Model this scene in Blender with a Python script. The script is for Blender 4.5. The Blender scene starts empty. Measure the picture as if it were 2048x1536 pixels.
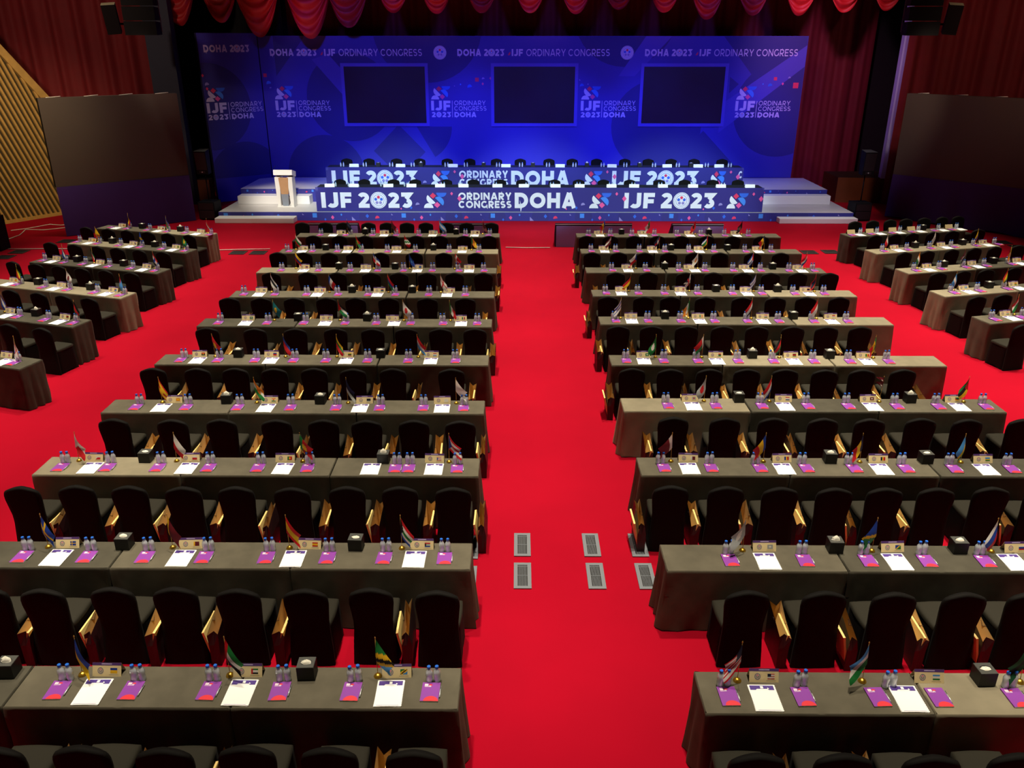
import bpy, bmesh, math, random
from mathutils import Vector, Matrix
random.seed(7)
SC = bpy.context.scene
COL = SC.collection
PI = math.pi

# ---------------------------------------------------------------- camera
cam = bpy.data.cameras.new('camera')
cam.sensor_width = 36.0
cam.sensor_fit = 'HORIZONTAL'
cam.lens = 36.0 * 1636.8 / 2048.0
cam.clip_end = 200.0
co = bpy.data.objects.new('camera', cam)
COL.objects.link(co)
co.location = (0.0, 0.0, 5.81)
_p, _y, _r = math.radians(22.783), math.radians(0.3616), math.radians(0.0317)
_f = Vector((-math.sin(_y) * math.cos(_p), math.cos(_y) * math.cos(_p), -math.sin(_p)))
_rt = Vector((math.cos(_y), math.sin(_y), 0.0))
_up = _rt.cross(_f)
_r2 = _rt * math.cos(_r) + _up * math.sin(_r)
_u2 = -_rt * math.sin(_r) + _up * math.cos(_r)
co.rotation_euler = Matrix((_r2, _u2, -_f)).transposed().to_euler()
SC.camera = co

# ---------------------------------------------------------------- world, lamps, exposure
SC.view_settings.view_transform = 'Standard'
SC.view_settings.look = 'None'
SC.view_settings.exposure = 0.0
SC.view_settings.gamma = 1.0
SC.view_settings.use_curve_mapping = False
wd = bpy.data.worlds.new('hall')
SC.world = wd
wd.use_nodes = True
wd.node_tree.nodes['Background'].inputs[0].default_value = (1.0, 0.72, 0.5, 1)
wd.node_tree.nodes['Background'].inputs[1].default_value = 0.012


def spot(name, loc, aim, power, color, angle, blend=0.6, radius=0.25):
    l = bpy.data.lights.new(name, 'SPOT')
    l.energy = power
    l.color = color
    l.spot_size = math.radians(angle)
    l.spot_blend = blend
    l.shadow_soft_size = radius
    o = bpy.data.objects.new(name, l)
    COL.objects.link(o)
    o.location = loc
    d = Vector(aim) - Vector(loc)
    o.rotation_euler = d.to_track_quat('-Z', 'Y').to_euler()
    return o


WARM = (1.0, 0.89, 0.70)
# ceiling spotlights in a grid high over the seating, looking straight down
for r in range(7):
    for c in range(6):
        x, y = -11.5 + 4.6 * c, 5.2 + 3.3 * r
        k = 1 + .55 * math.exp(-((x - 7.0) ** 2 / 24 + (y - 15.5) ** 2 / 34)) + .15 * math.exp(-((x + 6.5) ** 2 / 12 + (y - 15) ** 2 / 20))
        k *= .94 if y < 8 else .72 if y > 24 else 1
        spot('ceiling_spot', (x, y + 1.0, 15.0), (x, y, 0), 6900 * k, WARM, 36, 1.0, 0.22)
# warm house light that reaches the side curtains, the screens and the slatted wall
spot('house_light', (-13.2, 19, 9.5), (-17.0, 28.4, 2.2), 3600, (1.0, .80, .48), 44, 1.0)
spot('house_light', (-14.5, 19, 9.0), (-15.5, 31, 6.0), 1700, (1.0, .72, .55), 58, 1.0)
spot('house_light', (15, 19, 9.0), (17.5, 31, 5.0), 1150, (1.0, .66, .5), 60, 1.0)
# stage lamps: cool front light, a tight lamp on the lectern, blue washes on the backdrop
COOL = (0.66, 0.90, 1.0)
for x, k in ((-4.6, 1.0), (0.6, .9), (5.8, .95)):
    spot('stage_front_light', (x * .8, 14, 10.5), (x, 29.0, 0.75), 16500 * k, COOL, 22, 0.8)
spot('lectern_light', (-6.0, 20, 10.0), (-8.15, 29.6, 0.7), 8500, (1.0, .95, .84), 15, 0.9)
spot('lectern_light', (-9.0, 24, 10.0), (-9.6, 29.2, 0.2), 1500, (1.0, .92, .76), 22, 1.0)
spot('stage_front_light', (9.5, 21, 10.5), (10.3, 29.8, 0.3), 3200, (.80, .76, 1.0), 26, 0.9)
BLUE = (0.07, 0.085, 1.0)
for x, k in ((-5.2, .8), (-1.8, 1.1), (1.6, 1.2), (5.2, 1.1), (8.8, .6), (-8.6, .4)):
    spot('blue_wash', (x * .93, 27.0, 8.6), (x, 33.0, 1.0), 3000 * k, BLUE, 46, 1.0, .3)
for x, k in ((-5.5, .9), (1.0, 1.1), (7.5, 1.1)):
    spot('blue_wash', (x, 21, 9.5), (x, 33.3, 4.2), 3000 * k, (.11, .10, 1.0), 46, 1.0, .3)
for x in (-8.0, -3.5, 1.0, 5.5, 10.0):
    spot('valance_light', (x, 29.5, 5.6), (x, 32.3, 7.6), 85, (1.0, .26, .16), 80, 0.9)
spot('curtain_light', (9, 26, 9.0), (12.5, 36, 3.5), 2000, (1.0, .45, .8), 50, 1.0)
spot('riser_fill', (12.5, 25, 8.0), (13.4, 32, .6), 700, (1.0, .75, .6), 28, 1.0)  # unseen fill added to lift the wooden riser out of black
spot('riser_fill', (-11.5, 25, 8.0), (-12.3, 32, .5), 500, (1.0, .75, .6), 22, 1.0)  # the same added fill for the lectern-side riser

# ---------------------------------------------------------------- helpers
_mats = {}


def lin(h):
    h = h.lstrip('#')
    c = [int(h[i:i + 2], 16) / 255 for i in (0, 2, 4)]
    return tuple(v / 12.92 if v <= .04045 else ((v + .055) / 1.055) ** 2.4 for v in c) + (1.0,)


def M(name, hexc, rough=.6, metal=0.0, noise=0.0, scale=8.0, sheen=0.0, spec=.5, bump=0.0):
    key = name
    if key in _mats:
        return _mats[key]
    m = bpy.data.materials.new(name)
    m.use_nodes = True
    nt = m.node_tree
    b = nt.nodes['Principled BSDF']
    c = lin(hexc)
    b.inputs['Base Color'].default_value = c
    b.inputs['Roughness'].default_value = rough
    b.inputs['Metallic'].default_value = metal
    b.inputs['Specular IOR Level'].default_value = spec
    if sheen:
        b.inputs['Sheen Weight'].default_value = sheen
        b.inputs['Sheen Roughness'].default_value = .4
        b.inputs['Sheen Tint'].default_value = tuple(min(1, v * 2 + .05) for v in c[:3]) + (1,)
    if noise or bump:
        tc = nt.nodes.new('ShaderNodeTexCoord')
        n = nt.nodes.new('ShaderNodeTexNoise')
        n.inputs['Scale'].default_value = scale
        n.inputs['Detail'].default_value = 4
        nt.links.new(tc.outputs['Object'], n.inputs['Vector'])
        if noise:
            mx = nt.nodes.new('ShaderNodeMixRGB')
            mx.inputs[1].default_value = tuple(v * (1 - noise) for v in c[:3]) + (1,)
            mx.inputs[2].default_value = tuple(min(1, v * (1 + noise)) for v in c[:3]) + (1,)
            nt.links.new(n.outputs['Fac'], mx.inputs[0])
            nt.links.new(mx.outputs[0], b.inputs['Base Color'])
        if bump:
            bp = nt.nodes.new('ShaderNodeBump')
            bp.inputs['Strength'].default_value = bump
            bp.inputs['Distance'].default_value = .01
            nt.links.new(n.outputs['Fac'], bp.inputs['Height'])
            nt.links.new(bp.outputs[0], b.inputs['Normal'])
    _mats[key] = m
    return m


class MB:
    """collects polygons with a material each and links them as ONE mesh object"""

    def __init__(s):
        s.v, s.f, s.m, s.mats, s.sm = [], [], [], [], []

    def mi(s, mat):
        if mat not in s.mats:
            s.mats.append(mat)
        return s.mats.index(mat)

    def poly(s, pts, mat, smooth=False):
        b = len(s.v)
        s.v += [tuple(p) for p in pts]
        s.f.append(tuple(range(b, b + len(pts))))
        s.m.append(s.mi(mat))
        s.sm.append(smooth)

    def grid(s, rows, mat, closed=False, smooth=True, matf=None):
        """rows: list of equally long point rows"""
        b = len(s.v)
        n = len(rows[0])
        for r in rows:
            s.v += [tuple(p) for p in r]
        k = s.mi(mat) if mat else 0
        for i in range(len(rows) - 1):
            for j in range(n if closed else n - 1):
                j2 = (j + 1) % n
                s.f.append((b + i * n + j, b + i * n + j2, b + (i + 1) * n + j2, b + (i + 1) * n + j))
                s.m.append(s.mi(matf(i, j)) if matf else k)
                s.sm.append(smooth)

    def box(s, lo, hi, mat, T=None, skip=()):
        x0, y0, z0 = lo
        x1, y1, z1 = hi
        c = [(x0, y0, z0), (x1, y0, z0), (x1, y1, z0), (x0, y1, z0), (x0, y0, z1), (x1, y0, z1), (x1, y1, z1), (x0, y1, z1)]
        if T is not None:
            c = [tuple(T @ Vector(p)) for p in c]
        fs = {'bottom': (0, 3, 2, 1), 'top': (4, 5, 6, 7), 'front': (0, 1, 5, 4), 'right': (1, 2, 6, 5), 'back': (2, 3, 7, 6), 'left': (3, 0, 4, 7)}
        b = len(s.v)
        s.v += c
        for k, f in fs.items():
            if k in skip:
                continue
            s.f.append(tuple(b + i for i in f))
            mm = mat.get(k, mat['*']) if isinstance(mat, dict) else mat
            s.m.append(s.mi(mm))
            s.sm.append(False)

    def lathe(s, prof, mat, n=12, c=(0, 0, 0), matf=None, cap=True):
        rows = [[(c[0] + r * math.cos(2 * PI * j / n), c[1] + r * math.sin(2 * PI * j / n), c[2] + z) for j in range(n)] for r, z in prof]
        s.grid(rows, mat, True, True, matf)
        if cap:
            s.poly(rows[-1], matf(len(prof) - 2, 0) if matf else mat)
            s.poly(rows[0][::-1], matf(0, 0) if matf else mat)

    def tube(s, pts, r, mat, n=6):
        pts = [Vector(p) for p in pts]
        rows = []
        for i, p in enumerate(pts):
            t = (pts[min(i + 1, len(pts) - 1)] - pts[max(i - 1, 0)]).normalized()
            a = t.cross(Vector((0, 0, 1)))
            if a.length < 1e-3:
                a = Vector((1, 0, 0))
            a.normalize()
            bb = t.cross(a)
            rows.append([tuple(p + a * r * math.cos(2 * PI * j / n) + bb * r * math.sin(2 * PI * j / n)) for j in range(n)])
        s.grid(rows, mat, True, True)
        s.poly(rows[0], mat)
        s.poly(rows[-1], mat)

    def mesh(s, name):
        me = bpy.data.meshes.new(name)
        me.from_pydata(s.v, [], s.f)
        for m in s.mats:
            me.materials.append(m)
        me.polygons.foreach_set('material_index', s.m)
        me.polygons.foreach_set('use_smooth', s.sm)
        me.update()
        bm = bmesh.new()
        bm.from_mesh(me)
        bmesh.ops.remove_doubles(bm, verts=bm.verts, dist=1e-5)
        bmesh.ops.recalc_face_normals(bm, faces=bm.faces)
        bm.to_mesh(me)
        bm.free()
        return me

    def build(s, name, parent=None, loc=None):
        return link(name, s.mesh(name), parent, loc)


def link(name, me, parent=None, loc=None, rz=0.0):
    o = bpy.data.objects.new(name, me)
    COL.objects.link(o)
    if parent is not None:
        o.parent = parent
    if loc is not None:
        o.location = loc
    if rz:
        o.rotation_euler = (0, 0, rz)
    return o


def empty(name, loc=(0, 0, 0), rz=0.0):
    o = bpy.data.objects.new(name, None)
    o.empty_display_size = .1
    COL.objects.link(o)
    o.location = loc
    o.rotation_euler = (0, 0, rz)
    return o


def tag(o, label=None, cat=None, group=None, kind=None):
    for k, v in (('label', label), ('category', cat), ('group', group), ('kind', kind)):
        if v:
            o[k] = v
    return o


KIDS = {}


def copy_tree(o):
    """a copy of a thing with copies of its parts and sub-parts"""
    c = o.copy()
    COL.objects.link(c)
    for ch in KIDS[o.name]:
        d = ch.copy()
        d.parent = c
        COL.objects.link(d)
    return c


class Kind:
    """one built thing; the first placing moves it, each later one copies it with its parts"""

    def __init__(s, root):
        s.root, s.used = root, False
        KIDS[root.name] = [o for o in COL.objects if o.parent == root]

    def place(s, loc, rz, label, cat, group):
        if s.used:
            o = copy_tree(s.root)
        else:
            o = s.root
            s.used = True
        o.location = loc
        o.rotation_euler = (0, 0, rz)
        return tag(o, label, cat, group)


ORD = ['zeroth', 'first', 'second', 'third', 'fourth', 'fifth', 'sixth', 'seventh', 'eighth', 'ninth', 'tenth', 'eleventh', 'twelfth',
       'thirteenth', 'fourteenth', 'fifteenth', 'sixteenth', 'seventeenth', 'eighteenth']

# ---------------------------------------------------------------- stroke lettering


def arc(cx, cy, rx, ry, a0, a1, n=14):
    return [(cx + rx * math.cos(math.radians(a0 + (a1 - a0) * i / n)), cy + ry * math.sin(math.radians(a0 + (a1 - a0) * i / n))) for i in range(n + 1)]


def glyph(ch, t):
    h = t / 2
    if ch == 'I':
        return t, [([(h, 0), (h, 1)], 0)]
    if ch == 'J':
        w = .62
        return w, [([(w - h, 1)] + arc(w / 2 - h * .4, .30, w / 2 - h * .6, .30 - h, 0, -150), 0)]
    if ch == 'F':
        w = .68
        return w, [([(h, 0), (h, 1)], 0), ([(h, 1 - h), (w, 1 - h)], 0), ([(h, .46), (w * .93, .46)], 0)]
    if ch == 'E':
        w = .70
        return w, [([(h, 0), (h, 1)], 0), ([(h, 1 - h), (w, 1 - h)], 0), ([(h, .5), (w * .92, .5)], 0), ([(h, h), (w, h)], 0)]
    if ch == 'H':
        w = .88
        return w, [([(h, 0), (h, 1)], 0), ([(w - h, 0), (w - h, 1)], 0), ([(h, .5), (w - h, .5)], 0)]
    if ch == 'N':
        w = .90
        return w, [([(h, 0), (h, 1)], 0), ([(w - h, 0), (w - h, 1)], 0), ([(h, 1 - h * .6), (w - h, h * .6)], 0)]
    if ch == 'A':
        w = 1.0
        k = h * 1.1
        return w, [([(k, 0), (w / 2 - h * .1, 1)], 0), ([(w - k, 0), (w / 2 + h * .1, 1)], 0), ([(w * .22, .27), (w * .78, .27)], 0)]
    if ch == 'Y':
        w = .92
        k = h * 1.1
        return w, [([(k, 1), (w / 2, .42)], 0), ([(w - k, 1), (w / 2, .42)], 0), ([(w / 2, .46), (w / 2, 0)], 0)]
    if ch == 'O':
        w = 1.08
        return w, [(arc(w / 2, .5, w / 2 - h, .5 - h, 0, 360, 28)[:-1], 1)]
    if ch == 'D':
        w = .92
        return w, [([(h, h), (w * .42, h)] + arc(w * .42, .5, w * .58 - h, .5 - h, -90, 90, 16) + [(h, 1 - h)], 1)]
    if ch == 'C':
        w = .96
        return w, [(arc(w / 2 + .03, .5, w / 2 - h + .02, .5 - h, 42, 318, 24), 0)]
    if ch == 'G':
        w = .98
        return w, [(arc(w / 2 + .02, .5, w / 2 - h + .01, .5 - h, 45, 322, 24) + [(w - h, .2), (w - h, .5)], 0)]
    if ch == 'R':
        w = .80
        return w, [([(h, 0), (h, 1)], 0), ([(h, 1 - h), (w * .5, 1 - h)] + arc(w * .5, .66, w * .5 - h, .34 - h, 90, -90, 12) + [(h, .32 + h)], 0), ([(w * .45, .34), (w - h * .9, 0)], 0)]
    if ch == 'S':
        w = .76
        ry = (.5 - h) / 2
        return w, [(arc(w / 2, .5 + ry, w / 2 - h, ry, 35, 270, 16) + arc(w / 2, .5 - ry, w / 2 - h, ry, 90, -145, 16)[1:], 0)]
    if ch == '2':
        w = .74
        return w, [(arc(w / 2 - .01, .68, w / 2 - h, .32 - h, 160, -38, 16) + [(h * 1.2, h * 1.3)], 0), ([(0.02, h), (w, h)], 0)]
    if ch == '3':
        w = .74
        return w, [([(0.03, 1 - h), (w - h * 1.2, 1 - h), (w * .46, .58)], 0), (arc(w / 2 - .02, .32, w / 2 - h, .32 - h, 85, -145, 16), 0)]
    if ch == '@':
        return .98, []
    if ch == '*':
        return .42, []
    return .36, []


def ribbon(pts, t, closed):
    n = len(pts)
    P = [Vector((p[0], p[1])) for p in pts]
    L, R = [], []
    for i in range(n):
        a = P[(i - 1) % n] if (closed or i > 0) else None
        b = P[(i + 1) % n] if (closed or i < n - 1) else None
        d1 = (P[i] - a).normalized() if a is not None else None
        d2 = (b - P[i]).normalized() if b is not None else None
        d1 = d1 if d1 is not None else d2
        d2 = d2 if d2 is not None else d1
        n1, n2 = Vector((-d1.y, d1.x)), Vector((-d2.y, d2.x))
        m = (n1 + n2)
        m = m.normalized() if m.length > 1e-6 else n1
        k = t / 2 / max(.35, m.dot(n1))
        L.append(P[i] + m * k)
        R.append(P[i] - m * k)
    out = []
    for i in range(n if closed else n - 1):
        j = (i + 1) % n
        out.append([L[i], L[j], R[j], R[i]])
    return out


class Print:
    """flat print on a vertical sheet: 2D polygons (x to the right, y up) in their printed colours"""

    def __init__(s, origin, right, up=(0, 0, 1)):
        s.o, s.r, s.u = Vector(origin), Vector(right).normalized(), Vector(up).normalized()
        s.n = s.r.cross(s.u)
        s.mb = MB()
        s.lift = .004
        s.step = 0.0

    def poly(s, pts, mat, lift=0.0):
        s.lift += s.step
        s.mb.poly([s.o + s.r * p[0] + s.u * p[1] + s.n * (s.lift + lift) for p in pts], mat)

    def disc(s, cx, cy, r, mat, lift=0.0, n=28):
        s.poly([(cx + r * math.cos(2 * PI * i / n), cy + r * math.sin(2 * PI * i / n)) for i in range(n)], mat, lift)

    def emblem(s, cx, cy, r, white, cool):
        red, blue, lil = P_RED, P_BLUE, P_LILAC
        s.disc(cx, cy, r, white, .001)
        for k in range(28):
            a0, a1 = 2 * PI * k / 28, 2 * PI * (k + .55) / 28
            s.poly([(cx + q * r * math.cos(a), cy + q * r * math.sin(a)) for q, a in ((.86, a0), (.93, a0), (.93, a1), (.86, a1))], cool, .002)
        s.disc(cx, cy, r * .68, cool, .0025)
        s.disc(cx, cy, r * .64, white, .003)
        for a, m in ((90, red), (18, blue), (162, blue), (-54, lil), (234, lil)):
            x, y = cx + .36 * r * math.cos(math.radians(a)), cy + .36 * r * math.sin(math.radians(a))
            s.poly([(x + .2 * r * math.cos(math.radians(a + 72 * i)), y + .2 * r * math.sin(math.radians(a + 72 * i))) for i in range(5)], m, .004)

    def text(s, txt, x, y, w, hgt, t, mat, gap=.16, slant=0.0):
        tot, pos = 0.0, []
        for ch in txt:
            gw, st = glyph(ch, t)
            pos.append((tot, gw, st, ch))
            tot += gw + (gap if ch != ' ' else 0)
        tot -= gap
        sx = w / tot
        for px, gw, st, ch in pos:
            if ch == '@':
                s.emblem(x + (px + gw / 2) * sx, y + hgt / 2, hgt * .54, mat, P_COOL)
                continue
            if ch == '*':
                s.poly([(x + px * sx + q[0] * hgt, y + q[1] * hgt) for q in ((.0, .12), (.28, .12), (.40, .32), (.40, .62), (.2, .45))], P_RED)
                continue
            for pts, cl in st:
                s.lift += 4e-5
                for q in ribbon(pts, t, cl):
                    s.poly([(x + (px + p.x) * sx + slant * p.y * hgt, y + p.y * hgt) for p in q], mat)

    def half(s, cx, cy, rx, ry, ang, mat, n=14):
        """half disc whose bulge points to ang degrees"""
        a = math.radians(ang)
        pts = []
        for i in range(n + 1):
            q = -PI / 2 + PI * i / n
            lx, ly = rx * math.cos(q), ry * math.sin(q)
            pts.append((cx + lx * math.cos(a) - ly * math.sin(a), cy + lx * math.sin(a) + ly * math.cos(a)))
        s.poly(pts, mat, .001)

    def mark(s, x, y, w, hgt, white):
        kx, ky = w / 221.0, hgt / 160.0
        q = lambda a, b: (x + (a - 1222) * kx, y + (835 - b) * ky)
        c = q(1267, 835)
        s.half(c[0], c[1], 50 * ky, 46 * kx, 90, white)
        c = q(1298, 741)
        s.half(c[0], c[1], 50 * ky, 52 * kx, 225, white)
        for a, b, m in ((1312, 708, P_RED), (1350, 803, P_PINK)):
            c = q(a, b)
            s.poly([(c[0] - 31 * kx, c[1]), (c[0], c[1] - 31 * ky), (c[0] + 31 * kx, c[1]), (c[0], c[1] + 31 * ky)], m, .002)
        c = q(1394, 677)
        s.half(c[0], c[1], 46 * ky, 49 * kx, -90, P_BLUE)
        c = q(1368, 770)
        s.half(c[0], c[1], 50 * ky, 52 * kx, 45, P_SKY)

    def confetti(s, bits):
        for kind, x, y, r, m in bits:
            if kind == 's':
                s.poly([(x - r, y - r), (x + r, y - r), (x + r, y + r), (x - r, y + r)], m, .001)
            elif kind == 'd':
                s.poly([(x - r, y), (x, y - r * 1.25), (x + r, y), (x, y + r * 1.25)], m, .001)
            elif kind == 't':
                s.poly([(x - r, y + r), (x - r, y - r), (x + r, y - r)], m, .001)
            else:
                s.half(x, y - r * .4, r * 1.2, r, 100, m)

    def build(s, name, parent=None):
        return s.mb.build(name, parent)


def clip(poly, x0, y0, x1, y1):
    for ax, lim, sg in ((0, x0, 1), (0, x1, -1), (1, y0, 1), (1, y1, -1)):
        out = []
        for i in range(len(poly)):
            a, b = poly[i - 1], poly[i]
            ia, ib = sg * (a[ax] - lim) >= 0, sg * (b[ax] - lim) >= 0
            if ia != ib:
                t = (lim - a[ax]) / (b[ax] - a[ax])
                out.append((a[0] + (b[0] - a[0]) * t, a[1] + (b[1] - a[1]) * t))
            if ib:
                out.append(b)
        poly = out
        if len(poly) < 3:
            return []
    return poly


P_RED = M('print_red', '#e0355f', .6)
P_PINK = M('print_pink', '#e8569a', .6)
P_BLUE = M('print_blue', '#2a63d8', .6)
P_SKY = M('print_sky_blue', '#3f86e6', .6)
P_LILAC = M('print_lilac', '#8d86c8', .6)
P_WHITE = M('print_white', '#e4e8ee', .6)
P_COOL = M('print_grey_blue', '#5f74b4', .6)
P_BASE = M('print_violet_blue', '#3a35a0', .65)
P_DARK = M('print_deep_blue', '#2a2878', .65)
P_BAND = M('print_mid_violet', '#4a42b0', .65)

# ---------------------------------------------------------------- where things stand (metres), row by row from the back of the hall
# row: near table edge, places (flag, notebook, bottles, pad, notebook, bottles, card, flag, lean), tissue boxes, chairs, bags
ROWS_LECTERN=[
(5.138,[('Ukraine',-3.855,-3.844,-3.553,-3.233,-3.226,-3.517,-3.736,0.01),('UAE',-2.58,-2.583,-2.312,-1.983,-1.982,-2.304,-2.461,-0.0),('Tanzania',-1.382,-1.375,-1.059,-0.717,-0.704,-1.023,-1.187,0.001)],[-4.372,-1.795],[-3.92,-3.28,-2.65,-2.03,-1.4,-0.76],[(-3.574,-0.101),(-2.964,-0.148),(-2.253,-0.118),(-1.015,-0.135)]),
(7.058,[('Sweden',-5.231,-5.232,-4.859,-4.545,-4.553,-4.835,-5.049,-0.006),('SriLanka',-3.927,-3.934,-3.539,-3.301,-3.293,-3.504,-3.703,-0.003),('Spain',-2.641,-2.638,-2.352,-1.994,-1.997,-2.222,-2.442,-0.005),('SouthAfrica',-1.397,-1.392,-1.072,-0.758,-0.763,-1.013,-1.231,0.002)],[-4.221,-1.723],[-5.155,-4.59,-3.919,-3.321,-2.695,-2.04,-1.41,-0.756],[(-4.832,-0.493),(-4.219,-0.488),(-3.628,-0.446),(-3.005,-0.403),(-2.302,-0.475),(-1.124,-0.327)]),
(9.019,[('Philippines',-5.839,-5.829,-5.447,-5.233,-5.242,-5.492,-5.689,0.02),('Poland',-4.589,-4.588,-4.21,-3.938,-3.948,-4.237,-4.416,0.02),('Portugal',-3.307,-3.297,-2.98,-2.672,-2.666,-3.001,-2.777,-0.004),('PuertoRico',-1.379,-1.371,-1.053,-0.761,-0.759,-1.061,-0.875,0.009)],[-4.811,-1.723],[-5.888,-5.26,-4.621,-3.976,-3.344,-2.664,-2.024,-1.39,-0.754],[(-5.485,-0.524),(-4.841,-0.508),(-4.217,-0.47),(-3.639,-0.408),(-3.02,-0.381),(-2.351,-0.376),(-1.703,-0.313),(-1.067,-0.308),(-0.416,-0.362)]),
(10.881,[('Macedonia',-5.674,-5.661,-5.288,-4.925,-4.931,-5.168,-5.349,-0.003),('Niger',-4.156,-4.152,-3.727,-3.369,-3.388,-3.723,-3.919,-0.008),('Estonia',-2.689,-2.692,-2.328,-2.04,-2.038,-2.291,-2.542,-0.006),('WhiteL',-1.393,-1.395,-1.109,-0.793,-0.786,-1.122,-0.91,-0.001)],[-4.369,-2.954],[-5.657,-4.828,-4.137,-3.365,-2.717,-2.104,-1.439,-0.792],[(-5.278,-0.346),(-4.531,-0.372),(-3.754,-0.414),(-3.008,-0.345),(-2.403,-0.34),(-1.778,-0.288),(-1.163,-0.283),(-0.523,-0.262)]),
(12.826,[('Angola',-5.751,-5.723,-5.45,-5.109,-5.114,-5.479,-5.212,-0.015),('Haiti',-4.476,-4.478,-4.202,-3.816,-3.814,-4.235,-3.996,-0.008),('Lithuania',-3.26,-3.281,-2.915,-2.548,-2.564,-2.943,-3.108,0.024),('Luxembourg',-1.857,-1.86,-1.471,-1.046,-1.059,-1.473,-1.7,-0.008)],[-4.808,-2.349],[-5.897,-5.174,-4.557,-3.936,-3.287,-2.659,-2.003,-1.06],[(-5.51,-0.387),(-4.919,-0.341),(-4.241,-0.293),(-3.602,-0.309),(-2.974,-0.283),(-2.341,-0.3),(-1.612,-0.294),(-0.766,-0.372)]),
(14.824,[('Kazakhstan',-5.776,-5.769,-5.244,-4.832,-4.839,-5.246,-4.738,0.01),('Jordan',-4.122,-4.108,-3.706,-3.322,-3.323,-3.72,-3.454,-0.015),('Japan',-2.72,-2.734,-2.372,-2.056,-2.062,-2.43,-2.206,-0.008),('Italy',-1.428,-1.448,-1.079,-0.771,-0.77,-1.105,-1.298,-0.011)],[-4.268,-2.918],[-5.734,-4.833,-4.094,-3.355,-2.653,-2.04,-1.408,-0.772],[(-5.416,-0.376),(-4.559,-0.369),(-3.799,-0.39),(-3.047,-0.33),(-2.354,-0.351),(-1.744,-0.319),(-1.114,-0.287),(-0.471,-0.282)]),
(16.753,[('Finland',-5.876,-5.907,-5.551,-5.211,-5.212,-5.545,-5.329,0.025),('France',-4.529,-4.547,-4.297,-3.849,-3.886,-4.272,-4.069,0.014),('Gambia',-3.203,-3.225,-3.0,-2.616,-2.642,-2.985,-2.788,0.002),('Georgia',-1.902,-1.898,-1.506,-1.112,-1.12,-1.471,-1.648,-0.003)],[-3.574,-2.268],[-5.942,-5.291,-4.599,-3.938,-3.329,-2.653,-1.855,-1.066],[(-5.624,-0.228),(-4.932,-0.359),(-4.264,-0.286),(-2.326,-0.236),(-1.628,-0.23),(-0.676,-0.223)]),
(18.742,[('Ecuador',-5.608,-5.618,-5.074,-4.716,-4.745,-5.093,-5.295,0.018),('Dominican',-3.967,-3.982,-3.602,-3.307,-3.315,-3.618,-3.428,0.003),('Congo',-2.696,-2.713,-2.373,-2.019,-2.013,-2.377,-2.569,-0.004),('Denmark',-1.378,-1.411,-1.14,-0.785,-0.802,-1.143,-1.493,0.025)],[-4.261,-2.916],[-5.623,-4.799,-4.105,-3.339,-2.702,-2.058,-1.434,-0.774],[(-5.306,-0.325),(-3.643,-0.352),(-2.333,-0.3),(-1.035,-0.372),(-0.461,-0.326)]),
(20.652,[('Bulgaria',-5.905,-5.983,-5.569,-5.307,-5.32,-5.584,-5.776,0.033),('Burkina',-4.659,-4.679,-4.403,-4.034,-4.053,-4.403,-4.192,0.004),('Burundi',-3.356,-3.376,-3.112,-2.618,-2.646,-3.149,-2.925,-0.005),('Cameroon',-1.769,-1.768,-1.426,-0.987,-0.993,-1.418,-1.19,0.008)],[-4.991,-2.182],[-5.997,-5.346,-4.707,-4.068,-3.408,-2.579,-1.835,-1.033],[(-0.459,1.424)]),
(22.564,[('Navy',-5.533,-5.527,-5.164,-4.817,-4.694,-4.97,-4.797,0.004),('DarkRed',-4.058,-4.06,-3.733,-3.399,-3.41,-3.754,-3.536,-0.005),('Argentina',-2.753,-2.775,-2.373,-2.059,-2.049,-2.368,-2.184,-0.004),('Maroon',-1.449,-1.457,-1.196,-0.811,-0.771,-1.185,-0.971,0.005)],[-4.287,-1.721],[-5.549,-4.836,-4.139,-3.406,-2.737,-2.1,-1.444,-0.765],[])]
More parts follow.
